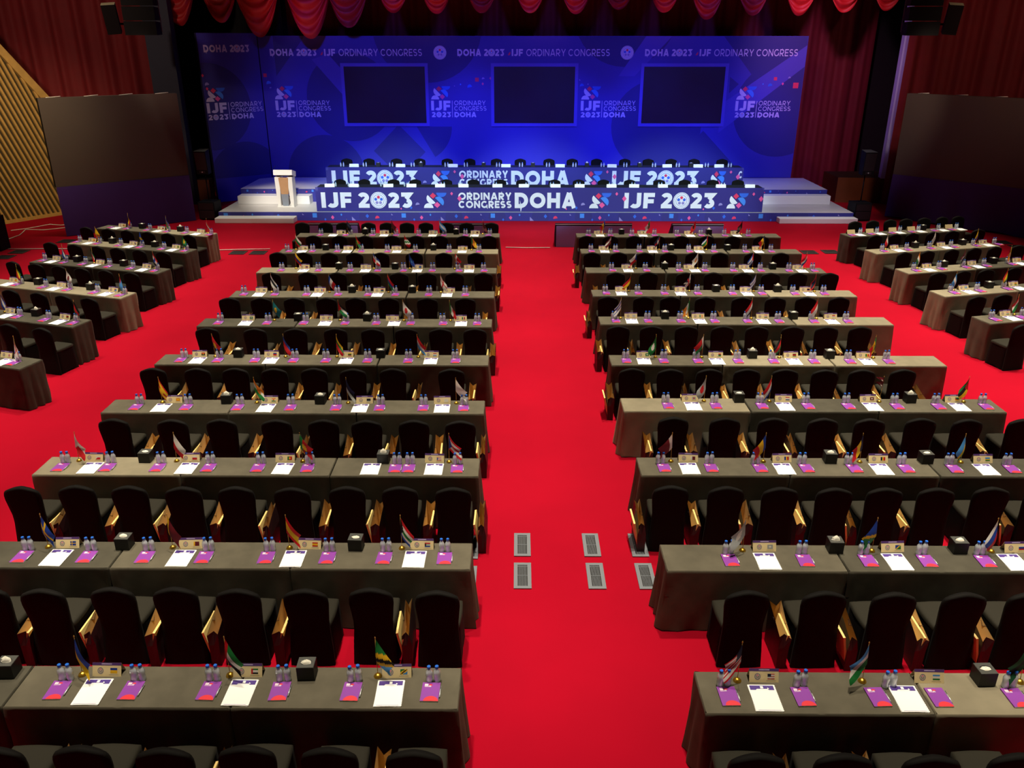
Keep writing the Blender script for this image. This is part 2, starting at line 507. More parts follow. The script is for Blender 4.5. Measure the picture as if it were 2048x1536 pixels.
ROWS_OPPOSITE=[
(5.107,[('USA',1.772,1.763,2.074,2.393,2.408,2.115,1.891,0.003),('Uzbekistan',3.013,3.158,3.258,3.519,None,3.52,2.957,-0.009),('Vanuatu',4.162,4.171,None,None,None,None,4.298,-0.082)],[3.984],[1.8,2.45,3.1,3.75],[(2.125,-.1),(2.775,-.08),(3.425,-.1)]),
(7.047,[('Somalia',2.249,2.256,2.633,3.034,3.038,2.657,2.427,-0.008),('Solomon',3.697,3.695,3.995,4.314,4.311,4.024,3.809,-0.002),('Slovenia',4.923,4.927,5.218,None,None,5.34,5.087,-0.017)],[3.41,4.729],[2.231,2.97,3.642,4.314,4.954],[(2.689,-0.234),(3.364,-0.385),(3.995,-0.381),(4.578,-0.43)]),
(9.06,[('Qatar',1.885,1.859,2.207,2.487,2.489,2.229,2.006,-0.012),('Moldova',3.112,3.083,3.414,3.704,3.68,3.441,3.205,-0.011),('Romania',4.315,4.289,4.652,4.973,4.962,4.688,4.453,-0.021),('Rwanda',5.588,5.577,5.984,6.319,6.317,6.04,5.761,-0.017)],[4.064,5.303],[1.844,2.495,3.137,3.784,4.383,5.0,5.663,6.267],[(1.588,-0.295),(2.229,-0.29),(2.819,-0.367),(3.446,-0.386),(4.051,-0.404),(4.647,-0.468),(5.908,-0.436)]),
(10.992,[('WhiteR',2.262,2.246,2.635,2.978,2.98,2.625,2.839,-0.0),('Netherlands',3.668,3.664,4.005,4.355,4.352,4.041,3.83,-0.013),('Nepal',4.957,4.962,5.311,5.682,5.685,5.315,5.492,0.008),('Mozambique',6.3,6.307,6.605,7.007,7.008,6.599,6.765,0.008)],[3.361,5.949],[2.213,2.94,3.619,4.31,4.97,5.696,6.326,7.114],[(1.934,-0.355),(2.519,-0.366),(3.235,-0.393),(3.983,-0.339),(4.656,-0.35),(5.358,-0.329),(6.668,-0.383)]),
(12.851,[('Macau',1.867,1.87,2.167,2.502,2.523,2.187,2.393,-0.015),('Madagascar',3.085,3.079,3.41,3.771,3.783,3.429,3.191,-0.0),('Malawi',4.375,4.378,4.716,5.061,5.072,4.721,4.526,-0.02),('Mali',5.675,5.678,5.963,6.335,6.338,5.974,6.145,-0.019)],[4.055,5.383],[1.864,2.486,3.116,3.73,4.343,4.98,5.585,6.237],[(1.556,-0.358),(2.148,-0.332),(2.801,-0.348),(3.391,-0.448),(3.987,-0.402),(4.668,-0.376),(5.317,-0.35),(5.955,-0.345),(6.644,-0.403)]),
(15.006,[('Israel',1.925,1.905,2.234,2.553,2.557,2.24,2.043,-0.013),('Ireland',3.195,3.195,3.562,3.847,3.847,3.559,3.372,-0.004),('Iraq',4.486,4.493,4.793,5.101,5.108,4.829,4.608,-0.022),('Indonesia',5.781,5.766,6.125,6.441,6.439,6.162,5.888,-0.03)],[2.909,5.43],[1.881,2.513,3.163,3.823,4.472,5.131,5.762,6.383],[(1.58,-0.475),(2.215,-0.415),(2.864,-0.41),(4.173,-0.4),(4.806,-0.367),(5.453,-0.39),(6.088,-0.385),(6.667,-0.38)]),
(16.891,[('Germany',1.93,1.914,2.256,2.621,2.614,2.265,2.441,0.035),('Britain',3.186,3.182,3.535,3.903,3.907,3.561,3.755,0.002),('Greece',4.653,4.667,4.969,5.293,5.292,4.98,5.157,0.017),('Guam',5.999,5.98,6.307,6.635,6.647,6.283,6.478,-0.016)],[4.331,5.67],[1.897,2.629,3.179,3.905,4.665,5.36,5.997,6.675],[(1.53,-0.274),(3.574,-0.292),(4.316,-0.286),(5.706,-0.275)]),
(18.808,[('Czechia',2.268,2.252,2.639,3.075,3.058,2.627,2.849,-0.005),('Cyprus',3.855,3.851,4.223,4.463,4.479,4.113,4.327,-0.03),('Cuba',5.139,5.143,5.479,5.791,5.799,5.435,5.636,-0.017),('Croatia',6.455,6.479,6.758,7.059,7.043,6.714,6.902,-0.01)],[3.533,6.113],[2.257,3.016,3.853,4.498,5.155,5.801,6.422,7.138],[(1.822,-0.29),(3.511,-0.317),(4.762,-0.349)]),
(20.719,[('Canada',1.927,1.917,2.269,2.562,2.558,2.256,2.438,0.0),('Verde',3.171,3.175,3.513,3.831,3.839,3.517,3.708,-0.008),('CAR',4.465,4.46,4.72,5.099,5.114,4.735,4.938,0.018),('Chad',5.92,5.913,6.245,6.585,6.596,6.252,6.44,-0.023)],[4.013,5.485],[1.881,2.547,3.201,3.797,4.438,5.076,5.895,6.599],[(1.532,-0.434),(2.176,-0.33),(3.446,-0.269)]),
(22.601,[('Andorra',1.995,2.005,2.32,2.616,2.622,2.296,2.472,-0.011),('Algeria',3.204,3.227,3.524,3.848,3.86,3.516,3.729,-0.007),('Albania',4.492,4.488,4.848,5.157,5.163,4.836,5.028,-0.025),('Afghanistan',5.818,5.821,6.148,6.473,6.496,6.142,6.327,-0.017)],[2.94,5.404],[1.88,2.534,3.172,3.809,4.456,5.151,5.843,6.625],[])]
SIDE_LECTERN=[
{'o':(-12.219,23.617),'pl':[0.57,1.93,3.26],'fl':[('Belgium',0.83),('Azerbaijan',2.14),('Austria',3.5)],'bo':[0.9,1.6,2.23,2.85,3.65],'ti':[1.27,2.58],'nb':[0.32,0.87,1.56,2.24,2.85,3.65],'sh':[0.54,1.95,3.25],'ch':[0.14,0.87,1.54,2.22,2.88,3.56]},
{'o':(-12.084,21.68),'pl':[0.47,1.81,3.16],'fl':[('YellowOrange',0.64),('Bosnia',2.07),('Brazil',3.4)],'bo':[0.12,0.79,1.47,2.15,2.84,3.53],'ti':[1.13,2.49],'nb':[0.09,0.77,1.47,2.15,2.83,3.53],'sh':[0.51,1.84,3.18],'ch':[-0.04,0.74,1.48,2.08,2.78,3.48]},
{'o':(-12.003,19.68),'pl':[0.46,1.78,3.14],'fl':[('CostaRica',0.7),('Iran',1.59),('Egypt',3.37)],'bo':[0.16,0.82,1.41,2.12,2.8,3.49],'ti':[1.09,2.47],'nb':[0.19,0.83,1.4,2.16,2.8,3.49],'sh':[0.49,1.74,3.17],'ch':[0.08,0.74,1.43,2.09,2.77,3.48]},
{'o':(-11.962,17.676),'pl':[0.5,1.83,3.22],'fl':[('Guyana',0.66),('WhiteRed',2.04),('Fiji',3.45)],'bo':[0.78,1.47,2.13,2.87,3.57],'ti':[1.19,2.62],'nb':[0.74,1.47,2.14,2.86,3.54],'sh':[0.53,1.81,3.19],'ch':[1.38,2.13,2.78,3.43]},
{'o':(-12.034,15.795),'pl':[1.84,3.2],'fl':[('Honduras',1.7),('Kenya',3.49)],'bo':[2.16,2.87,3.54],'ti':[2.5],'nb':[2.19,2.86,3.55],'sh':[1.93,3.23],'ch':[2.78,3.56]},
{'o':(-11.836,13.639),'pl':[3.07],'fl':[('England',3.32)],'bo':[3.39],'ti':[],'nb':[3.4],'sh':[3.2],'ch':[]}]
SIDE_OPPOSITE=[
{'o':(9.272,22.649),'pl':[0.27,0.87,1.61,2.22,3.48],'fl':[],'bo':[0.52,1.05,1.8,2.41,3.07,3.68],'ti':[2.61],'nb':[0.18,0.8,1.46,2.11,2.85,3.44],'sh':[0.42,1.07,1.7,2.39,3.13,3.72],'ch':[0.39,0.99,1.53,2.2,2.84,3.69],'fc':[0.95,1.55,2.14,2.66,3.28,3.93,4.47]},
{'o':(9.215,20.707),'pl':[0.79,2.21,3.51],'fl':[('Malta',0.54),('WhiteSide',1.97),('Venezuela',3.29)],'bo':[0.38,1.11,1.79,2.46,3.15,3.82],'ti':[1.42,2.88],'nb':[0.37,1.08,1.77,2.49,3.17,3.86],'sh':[0.78,2.22,3.51],'ch':[0.39,1.05,1.77,2.44,3.05,3.79]},
{'o':(9.186,18.771),'pl':[0.78,2.04,3.34],'fl':[('India',0.52),('Yemen',1.78),('Bhutan',3.1)],'bo':[0.37,1.06,1.74,2.33,3.01],'ti':[1.25,2.66],'nb':[0.36,1.06,1.74,2.32,3.05],'sh':[0.7,2.05,3.3],'ch':[0.36,1.0,1.65,2.41]},
{'o':(9.14,16.903),'pl':[0.77,2.06],'fl':[('Guatemala',0.52),('Bolivia',1.83)],'bo':[0.39,1.06,1.75],'ti':[1.43],'nb':[0.4,1.05,1.76],'sh':[0.76,2.05],'ch':[0.32,0.96]},
{'o':(9.139,15.088),'pl':[0.67],'fl':[('Tajikistan',0.9)],'bo':[0.3,1.02],'ti':[],'nb':[0.29,0.9],'sh':[0.67],'ch':[0.21]}]
SWAGS=[(-12.16,6.28),(-10.6,6.38),(-9.3,5.9),(-7.48,5.85),(-6.08,6.22),(-4.42,6.7),(-2.89,6.68),(-1.27,6.7),(0.44,6.7),(2.05,6.67),(3.57,6.81),(5.2,6.72),(6.74,6.49),(8.34,6.62),(10.05,6.62),(11.56,6.72),(13.07,6.78)]
FRONT_CARDS=[-6.49,-5.65,-4.46,-3.66,-2.67,-1.86,-0.69,0.22,1.32,2.15,3.25,4.03,5.02,6.06,7.02,8.02]
FRONT_CHAIRS=[-6.37,-5.48,-4.41,-3.67,-2.56,-1.58,-0.61,0.19,1.31,2.18,3.1,4.01,5.08,5.99,6.96,7.86]
BACK_CHAIRS=[-6.44,-5.59,-4.56,-3.69,-2.67,-1.8,-0.81,0.1,1.17,2.07,2.99,4.04,4.92,5.78,6.64,7.7]
BACK_BOTTLES=[-6.43,-5.6,-4.63,-3.84,-2.6,-1.89,-0.71,0.13,1.12,2.09,3.12,3.95,5.0,5.87,6.93,7.77]
FRONT_BOTTLES=[-6.36,-5.82,-4.69,-3.87,-2.59,-1.98,-0.78,0.35,1.2,2.12,3.24,4.02,4.95,6.11,7.12]
BACK_CARDS=[-5.97,-4.27,-2.35,-0.42,1.56,3.45,5.46,6.59,7.35]
BACK_TISSUES=[-5.11,-3.54,-1.24,0.57,2.55,4.48,6.36]
FAR_CHAIRS=[-6.28, -5.6, -5.07, -4.34, -3.79, -3.22, -2.66, -2.06, -1.48, -0.75]
# ---------------------------------------------------------------- the setting
CARPET = M('red_carpet', '#9c021c', .95, noise=.10, scale=1.3, spec=.1, bump=.15)
b = MB()
b.poly([(-32, -4, 0), (32, -4, 0), (32, 40, 0), (-32, 40, 0)], CARPET)
tag(b.build('floor'), kind='structure')
BLACKW = M('dull_black', '#08060a', .9)
b = MB()
b.box((-30, 37.2, 0), (30, 37.5, 13), BLACKW)
tag(b.build('wall_back'), kind='structure')
b = MB()
b.box((24, 20, 0), (24.3, 37, 13), BLACKW)
tag(b.build('wall_right'), kind='structure')

# slanting-slat wood wall with a sloping top rail, running past the screen on the lectern side
WOOD = M('gilt_wood', '#bd9550', .5, noise=.25, scale=6)
WOODD = M('wood_recess', '#3c3018', .8, noise=.2, scale=4)
A0 = Vector((-16.46, 29.51, 0))
DD = Vector((-1.17, -1.66, 0)).normalized()
NN = Vector((DD.y, -DD.x, 0)) * -1
if NN.x < 0:
    NN = -NN


def wp(u, z, out=0.0):
    p = A0 + DD * u + NN * out
    return (p.x, p.y, z)


def ztop(u):
    return min(10.5, 4.1 + 1.377 * u)


b = MB()
us = [-2.95, 4.6, 7.5]
b.poly([wp(-2.95, 0), wp(7.5, 0), wp(7.5, 10.5), wp(4.65, 10.5), wp(-2.95, .04)], WOODD)
b.poly([wp(-2.95, 0, -.12), wp(7.5, 0, -.12), wp(7.5, 10.5, -.12), wp(4.65, 10.5, -.12), wp(-2.95, .04, -.12)], WOODD)
wl = tag(b.build('wall_left'), kind='structure')
b = MB()
u = -2.9
while u < 10.5:
    # slat leans: foot at u, rises away from the screen
    z1 = 0.16
    k = 1 / 2.95
    # along the slat: u' = u - ... rising towards larger u
    uu = u
    top = None
    zz = .16
    # intersection with the sloping rail: z = 4.1+1.377*(u+k*z)
    zt = (4.1 + 1.377 * u) / (1 - 1.377 * k)
    zt = min(zt, 10.4)
    ub = u
    if zt > .3 and u + k * zt < 7.5:
        w = .035
        for (o0, o1) in ((0.0, .09),):
            pts0 = [wp(ub - w, .1, o1), wp(ub + w, .1, o1), wp(ub + w + k * zt, zt, o1), wp(ub - w + k * zt, zt, o1)]
            pts1 = [wp(ub - w, .1, 0.005), wp(ub + w, .1, 0.005), wp(ub + w + k * zt, zt, 0.005), wp(ub - w + k * zt, zt, 0.005)]
            b.poly(pts0, WOOD)
            for i in range(4):
                j = (i + 1) % 4
                b.poly([pts0[i], pts0[j], pts1[j], pts1[i]], WOOD)
    u += .172
b.build('slats', wl)
b = MB()
for (u0, u1, z0, z1, o) in ((-2.9, 7.5, 0, .1, .12),):
    q = [wp(u0, z0, o), wp(u1, z0, o), wp(u1, z1, o), wp(u0, z1, o)]
    q2 = [wp(u0, z0, 0.002), wp(u1, z0, 0.002), wp(u1, z1, 0.002), wp(u0, z1, 0.002)]
    b.poly(q, WOOD)
    b.poly([q[3], q[2], q2[2], q2[3]], WOOD)
q = [wp(-2.9, .1, .14), wp(4.6, 10.43, .14), wp(4.6, 10.83, .14), wp(-2.95, .45, .14)]
q2 = [(p[0] - NN.x * .2, p[1] - NN.y * .2, p[2]) for p in q]
b.poly(q, WOOD)
for i in range(4):
    j = (i + 1) % 4
    b.poly([q[i], q[j], q2[j], q2[i]], WOOD)
b.build('rail', wl)

# proscenium edges
NAVY = M('dark_navy', '#1a1e33', .7)  # one even dark navy tone
STRIP = M('white_trim_wash_tint', '#b4b6f4', .5)  # white trim with the blue of the stage wash put into its colour
b = MB()
b.box((-13.25, 31.5, 0), (-12.3, 31.9, 11), NAVY)
tag(b.build('trim_1'), kind='structure')
b = MB()
b.box((13.92, 32.05, .93), (14.18, 32.3, 11), STRIP)
tag(b.build('trim_2'), kind='structure')

# ---------------------------------------------------------------- curtains
RED = M('red_velvet', '#6a0008', .8, sheen=.1, noise=.2, scale=3)
REDB = M('wine_velvet', '#66061c', .8, sheen=.1, noise=.2, scale=3)


def curtain(name, a, c, z0, z1, mat, amp, wl_, seed, label):
    rnd = random.Random(seed)
    a, c = Vector((a[0], a[1], 0)), Vector((c[0], c[1], 0))
    L = (c - a).length
    d = (c - a) / L
    n = Vector((-d.y, d.x, 0))
    N = int(L / .07)
    ph = [rnd.uniform(0, 6.28) for _ in range(4)]
    rows = []
    for z in (z0, z0 + (z1 - z0) * .5, z1):
        r = []
        for i in range(N + 1):
            s = L * i / N
            o = amp * (math.sin(s / wl_ * 6.28 + ph[0] + .8 * math.sin(s * .9 + ph[1])) + .45 * math.sin(s / wl_ * 13.1 + ph[2]) + .5 * math.sin(s / wl_ * 3.1 + ph[3]))
            p = a + d * s + n * o
            r.append((p.x, p.y, z))
        rows.append(r)
    m = MB()
    m.grid(rows, mat)
    return tag(m.build(name), label, 'curtain')


curtain('stage_curtain', (-9.4, 36.3), (14.6, 36.3), 0, 9.5, REDB, .09, .8, 3, 'long wine-red velvet curtain hanging behind the blue stage backdrop')
curtain('stage_curtain', (-13.3, 31.75), (-22, 30.5), .0, 10.5, RED, .10, .85, 5, 'red velvet curtain hanging above the slatted wood wall and the screen')
curtain('stage_curtain', (14.0, 31.9), (23.5, 30.2), .0, 10.5, RED, .10, .85, 9, 'red velvet curtain beside the pale lit strip, opposite the lectern')
curtain('unlit_gap_sheet', (-12.3, 34.9), (-9.2, 34.9), .0, 10.5, BLACKW, .05, .6, 11, 'added black sheet standing for the unlit gap between backdrop wing and navy column')  # dark sheet added where only the shade of the unlit gap shows

# draped swags of the valance
va = empty('swag_valance', (0, 32.3, 6.0))
tag(va, 'red swagged valance hanging along the top of the stage', 'valance')
SWM = M('swag_velvet', '#a00a10', .6, sheen=.15, noise=.15, scale=3)
for i, (x, zb) in enumerate(SWAGS):
    rnd = random.Random(i)
    w = 1.12
    if i in (2, 3, 4):
        w = 1.3
    m = MB()
    zt = 9.2
    rows = []
    nf = rnd.choice((6, 7, 8))
    ph = rnd.uniform(0, 6)
    yo = -.12 * (i % 2)
    for a in range(31):
        v = a / 30
        r = []
        for c in range(25):
            uu = -1 + 2 * c / 24
            sag = (1 - abs(uu) ** 2.2)
            z = zt - (zt - zb) * v * (.30 + .70 * sag) - (1 - v) * .35 * sag
            wob = rnd.uniform(-.004, .004)
            y = yo - (.30 * math.sin(v * PI * .9) + .10 * (1 + math.sin(v * nf * 6.28 + ph + 1.3 * uu))) * sag ** .6 - .03 * math.sin(uu * 9 + v * 5) + wob
            xx = x + w * uu * (1.0 - .28 * v * v) + .02 * math.sin(v * 17 + i)
            r.append((xx, y, z - 6.0))
        rows.append(r)
    m.grid(rows, SWM)
    m.build('swag', va)

# ---------------------------------------------------------------- stage platforms and steps
DECK = M('pale_deck', '#c9c3bd', .45, noise=.06, scale=3)
WHITE = M('white_laminate', '#e6e2dc', .4)
b = MB()
pts = [(-10.4, 28.5), (11.65, 28.5), (11.65, 32.6), (-10.4, 32.6)]
b.box((-10.4, 28.5, .005), (11.65, 32.6, .30), {'*': M('stage_print', '#2b2a84', .6), 'top': DECK})
st = b.build('stage_platform')
tag(st, 'low front stage platform with pale deck and confetti-printed blue fascia', 'platform')
rnd = random.Random(4)


def fascia(o, x0, x1, z0, hgt, par, step=3.1, k=1.0):
    p = Print((x0, o, z0), (1, 0, 0))
    L = x1 - x0
    bits = []
    x = .25
    while x < L:
        for dx, kind, yy, r, m in ((0, 's', .62, .075, P_SKY), (.62, 'd', .38, .06, P_PINK), (.93, 'd', .7, .035, P_SKY), (1.36, 't', .25, .07, P_LILAC),
                                   (1.83, 'd', .55, .06, P_BLUE), (2.18, 'h', .38, .075, P_RED), (.36, 'd', .15, .04, P_BLUE), (2.7, 't', .75, .03, P_LILAC)):
            if .1 < x + dx < L - .1:
                bits.append((kind, x + dx, yy * hgt, r * k, m))
        x += step
    for i in range(int(L / 1.5)):
        cx = .7 + i * 1.5
        p.poly(clip([(cx + .3 * math.cos(j * .2618), hgt * .45 + .3 * math.sin(j * .2618)) for j in range(24)], .02, .01, L - .02, hgt - .01), P_DARK, -.002)
    p.confetti(bits)
    return p.build('printed_confetti', par)


fascia(28.5, -10.4, 11.65, .005, .295, st)
b = MB()
top = [(-10.18, 30.45), (11.35, 30.45), (11.35, 33.2), (-9.7, 33.2), (-10.18, 32.85)]
b.poly([(x, y, .77) for x, y in top], DECK)
b.poly([(x, y, .302) for x, y in top][::-1], DECK)
for i in range(5):
    j = (i + 1) % 5
    b.poly([(*top[i], .302), (*top[j], .302), (*top[j], .77), (*top[i], .77)], M('stage_print', '#2b2a84'))
st2 = b.build('stage_platform')
tag(st2, 'raised rear stage platform with pale deck under the back head table', 'platform')
fascia(30.45, -10.18, 11.35, .6, .17, st2, 2.4, .5)
for lo, hi, lab in (((-10.385, 28.0, .003), (-7.67, 28.49, .175), 'long low white step on the carpet in front of the lectern'),
                    ((9.0, 28.12, .003), (11.68, 28.49, .175), 'long low white step on the carpet near the black subwoofer'),
                    ((-10.15, 29.92, .303), (-7.54, 30.44, .60), 'white box step on the low stage behind the lectern'),
                    ((8.876, 30.02, .303), (11.35, 30.44, .62), 'white box step on the low stage, far end from the lectern')):
    b = MB()
    b.box(lo, hi, WHITE)
    o = tag(b.build('stage_step'), lab, 'step', 'white stage steps')
    md = o.modifiers.new('bevel', 'BEVEL')
    md.width = .012
    md.segments = 2

# ---------------------------------------------------------------- backdrop, main sheet
BY = 33.25
bx0, bx1, bz0, bz1 = -9.76, 10.86, .775, 5.96
b = MB()
b.box((bx0, BY, bz0), (bx1, BY + .3, bz1), {'*': M('backdrop_edge', '#201c50', .8), 'front': P_BASE})
bd = b.build('stage_backdrop')
tag(bd, 'wide blue printed stage backdrop wall with three dark screens', 'backdrop')
p = Print((bx0, BY, bz0), (1, 0, 0))
p.lift, p.step = .002, 1e-4
W, H = bx1 - bx0, bz1 - bz0


def bp(px, py):
    """photograph scale on the sheet to metres from its lower corner"""
    return ((px - 1028.5) / 52.6 + 0.0 - bx0, (355 - py) / 54.3)


def cpoly(pts, mat, lift=0):
    q = clip([bp(*a) for a in pts], .01, .01, W - .01, H - .01)
    if q:
        p.poly(q, mat, lift)


def ccirc(cx, cy, r, mat, a0=0, a1=360, lift=0):
    pts = [(cx + r * math.cos(math.radians(a0 + (a1 - a0) * i / 40)), cy - r * math.sin(math.radians(a0 + (a1 - a0) * i / 40))) for i in range(40 if a1 - a0 == 360 else 41)]
    cpoly(pts, mat, lift)


ccirc(850, 55, 108, P_DARK)
ccirc(690, 192, 88, P_DARK)
cpoly([(618, 118), (652, 108), (760, 235), (728, 250)], P_BAND)
ccirc(630, 347, 80, P_DARK)
cpoly([(731, 300), (785, 246), (838, 302), (785, 356)], P_DARK)
cpoly([(822, 250)] + [(822 + 72 * math.cos(math.radians(a)), 250 + 72 * math.sin(math.radians(a))) for a in range(0, 62, 6)], P_DARK)
ccirc(1240, 30, 102, P_DARK)
ccirc(1312, 248, 92, P_DARK)
cpoly([(1434, 74), (1513, 167), (1625, 78), (1612, 60)], P_DARK)
ccirc(1562, 215, 96, P_DARK)
cpoly([(1440, 205), (1600, 90), (1625, 110), (1440, 262)], P_BAND)
cpoly([(1409, 258), (1338, 330), (1338, 355), (1480, 355), (1480, 330)], P_DARK)
cpoly([(1453, 151), (1472, 165), (1454, 183)], P_DARK)
cpoly([(1290, 60), (1345, 60), (1262, 150), (1230, 150)], P_BAND)
cpoly([(545, 72), (610, 72), (545, 150)], P_DARK)
p.build('printed_shapes', bd)
TX = M('print_lilac_white', '#c9c6e6', .6)
for x0 in (-9.354, -2.277, 4.79):
    p = Print((x0, BY, 5.262), (1, 0, 0))
    p.lift = .006
    p.text('DOHA 2@23', 0, 0, 1.76, .245, .25, TX)
    p.text('*', 1.90, 0, .1, .245, .2, TX)
    p.text('IJF', 2.05, 0, .42, .245, .25, TX)
    p.text('ORDINARY CONGRESS', 2.60, 0, 3.14, .245, .14, TX, .2)
    p.build('header_lettering', bd)
for x0 in (-2.934, 4.117):
    p = Print((x0, BY, 5.38), (1, 0, 0))
    p.lift = .006
    p.emblem(0, 0, .245, TX, P_COOL)
    p.build('round_emblem', bd)


def lockup(p, x, z, mat):
    p.mark(x + .015, z + .405, .735, .485, mat)
    p.text('IJF', x, z, .745, .36, .27, mat, .14)
    p.text('2@23', x + .01, z - .247, .74, .19, .25, mat, .14)
    p.poly([(x + .805, z - .25), (x + .825, z - .25), (x + .825, z + .36), (x + .805, z + .36)], mat)
    p.text('ORDINARY', x + .89, z + .193, 1.21, .168, .14, mat, .2)
    p.text('CONGRESS', x + .89, z - .005, 1.24, .162, .14, mat, .2)
    p.text('DOHA', x + .89, z - .245, .85, .19, .25, mat, .14)


for i, x0 in enumerate((-9.346, -3.333, 2.434, 8.38)):
    p = Print((x0, BY, 3.306), (1, 0, 0))
    p.lift = .006
    lockup(p, 0, 0, TX)
    if i:
        far = [('d', 1.15, .95, .03, P_SKY), ('h', 1.50, .88, .09, P_BLUE), ('s', 1.78, 1.12, .07, P_RED), ('h', 2.02, 1.16, .055, P_LILAC), ('d', 2.0, .97, .045, P_PINK), ('d', 2.3, 1.17, .045, P_PINK), ('d', .92, .89, .02, P_LILAC)]
        if i == 2:
            far = [('h', .02, .92, .08, P_BLUE), ('d', .25, .96, .025, P_LILAC), ('t', -.06, 1.12, .03, P_LILAC)]
        if i == 3:
            far = [('d', .97, .97, .03, P_SKY), ('h', 1.25, .93, .085, P_BLUE), ('s', 1.42, 1.16, .06, P_RED), ('h', 1.95, 1.2, .05, P_LILAC), ('d', 1.72, .98, .045, P_PINK), ('s', 2.22, .92, .1, P_RED)]
        p.confetti(far)
    else:
        p.confetti([('s', -.28, 1.27, .065, P_RED), ('h', -.17, 1.0, .09, P_SKY), ('h', -.12, .82, .04, P_LILAC)])
    p.build('event_logo', bd)
LED = M('dark_screen', '#1a1d30', .35, noise=.25, scale=2)
FRM = M('screen_frame_violet', '#5a50c0', .6)
for x0 in (-6.61, -.90, 4.79):
    b = MB()
    w, h, f = 3.08, 2.05, .12
    b.box((x0 - f, BY - .03, 2.84 - f), (x0 + w + f, BY - .001, 2.84), FRM)
    b.box((x0 - f, BY - .03, 2.84 + h), (x0 + w + f, BY - .001, 2.84 + h + f), FRM)
    b.box((x0 - f, BY - .03, 2.84), (x0, BY - .001, 2.84 + h), FRM)
    b.box((x0 + w, BY - .03, 2.84), (x0 + w + f, BY - .001, 2.84 + h), FRM)
    fr = b.build('screen_frame', bd)
    b = MB()
    b.box((x0, BY - .012, 2.84), (x0 + w, BY - .0005, 2.84 + h), LED)
    b.build('screen', fr)

# backdrop wing, turned towards the hall on the lectern side
wa, wb = Vector((-11.575, 31.931, 0)), Vector((-9.79, 33.24, 0))
wd_ = (wb - wa).normalized()
wn = Vector((-wd_.y, wd_.x, 0))
WL = (wb - wa).length
b = MB()
T = Matrix(((wd_.x, wn.x, 0, wa.x), (wd_.y, wn.y, 0, wa.y), (0, 0, 1, 0), (0, 0, 0, 1)))
b.box((0, 0, .004), (WL, .22, 6.05), {'*': M('backdrop_edge', '#201c50'), 'front': P_BASE}, T)
wg = b.build('backdrop_wing')
tag(wg, 'angled blue backdrop wing panel with one event logo above the stage steps', 'backdrop')
p = Print(wa, wd_)
p.lift, p.step = .002, 1e-4
for cx, cz, r in ((.15, 3.5, 1.55), (1.25, .75, 1.45)):
    q = clip([(cx + r * math.cos(2 * PI * i / 40), cz + r * math.sin(2 * PI * i / 40)) for i in range(40)], .01, .9, WL - .01, 6.0)
    if q:
        p.poly(q, P_DARK)
p.build('printed_shapes', wg)
p = Print(wa, wd_)
p.lift = .006
p.text('DOHA 2@23', .19, 5.40, 1.68, .25, .25, TX)
p.build('header_lettering', wg)
p = Print(wa + wd_ * .03 + Vector((0, 0, 3.29)), wd_)
p.lift = .006
lockup(p, 0, 0, TX)
p.confetti([('d', .0, 1.32, .05, P_RED), ('h', .12, 1.02, .08, P_LILAC), ('d', .1, .86, .05, P_RED)])
p.build('event_logo', wg)

# ---------------------------------------------------------------- head tables with banners
TOPD = M('black_table_cloth', '#17161c', .8)
BANN = M('banner_violet', '#29237a', .6, noise=.08, scale=1.5)


def head_table(x0, x1, y0, depth, z0, zt, label):
    t = empty('head_table', ((x0 + x1) / 2, y0 + depth / 2, z0))
    tag(t, label, 'table')
    cx, cy = (x0 + x1) / 2, y0 + depth / 2
    b = MB()
    b.box((x0 - cx, -depth / 2 + .02, .01), (x1 - cx, depth / 2, zt - z0), TOPD)
    b.build('draped_body', t)
    b = MB()
    rows = []
    n = 140
    for k in range(7):
        f = k / 6
        r = []
        for i in range(n + 1):
            x = x0 - .03 + (x1 - x0 + .06) * i / n
            r.append((x - cx, -depth / 2 - .005 - .012 * f * math.sin(x * 2.3 + 1.1 * math.sin(x)) - .012 * f, zt - z0 + .006 - (zt - z0 - .0) * f))
        rows.append(r)
    b.grid(rows, BANN)
    r0 = rows[0]
    b.poly([r0[0], r0[-1], (r0[-1][0], -depth / 2 + .06, zt - z0 + .006), (r0[0][0], -depth / 2 + .06, zt - z0 + .006)], BANN)
    bn = b.build('printed_banner', t)
    return t, bn, cx, cy


def banner_print(bn, cx, cy, x0, x1, yf, z0, items, parts):
    for kind, a, b_, z, h in items:
        p = Print((-cx, yf - cy, 0), (1, 0, 0))
        p.lift = .03
        if kind == 'year':
            p.text('IJF', a, z, (b_ - a) * .335, h, .27, P_WHITE, .14)
            p.text('2@23', a + (b_ - a) * .405, z, (b_ - a) * .595, h, .27, P_WHITE, .12)
        elif kind == 'mark':
            p.mark(a, z, b_ - a, h, P_WHITE)
            p.confetti([('d', b_ + .18, z + h * .93, .05, P_PINK), ('h', a - .22, z + h * .25, .07, P_LILAC), ('d', b_ + .45, z + h * .62, .08, P_PINK), ('d', a - .45, z + h * .02, .05, P_BLUE), ('d', a - .8, z - h * .05, .03, P_PINK)])
        elif kind == 'oc':
            p.text('ORDINARY', a, z + h * .53, b_ - a, h * .47, .24, P_WHITE, .14)
            p.text('CONGRESS', a, z, b_ - a, h * .47, .24, P_WHITE, .14)
        elif kind == 'doha':
            p.text('DOHA', a, z, b_ - a, h, .27, P_WHITE, .12)
        elif kind == 'c':
            p.text('C', a, z + h * .53, b_ - a, h * .47, .24, P_WHITE, .14)
        p.build('event_mark' if kind == 'mark' else 'lettering', bn)


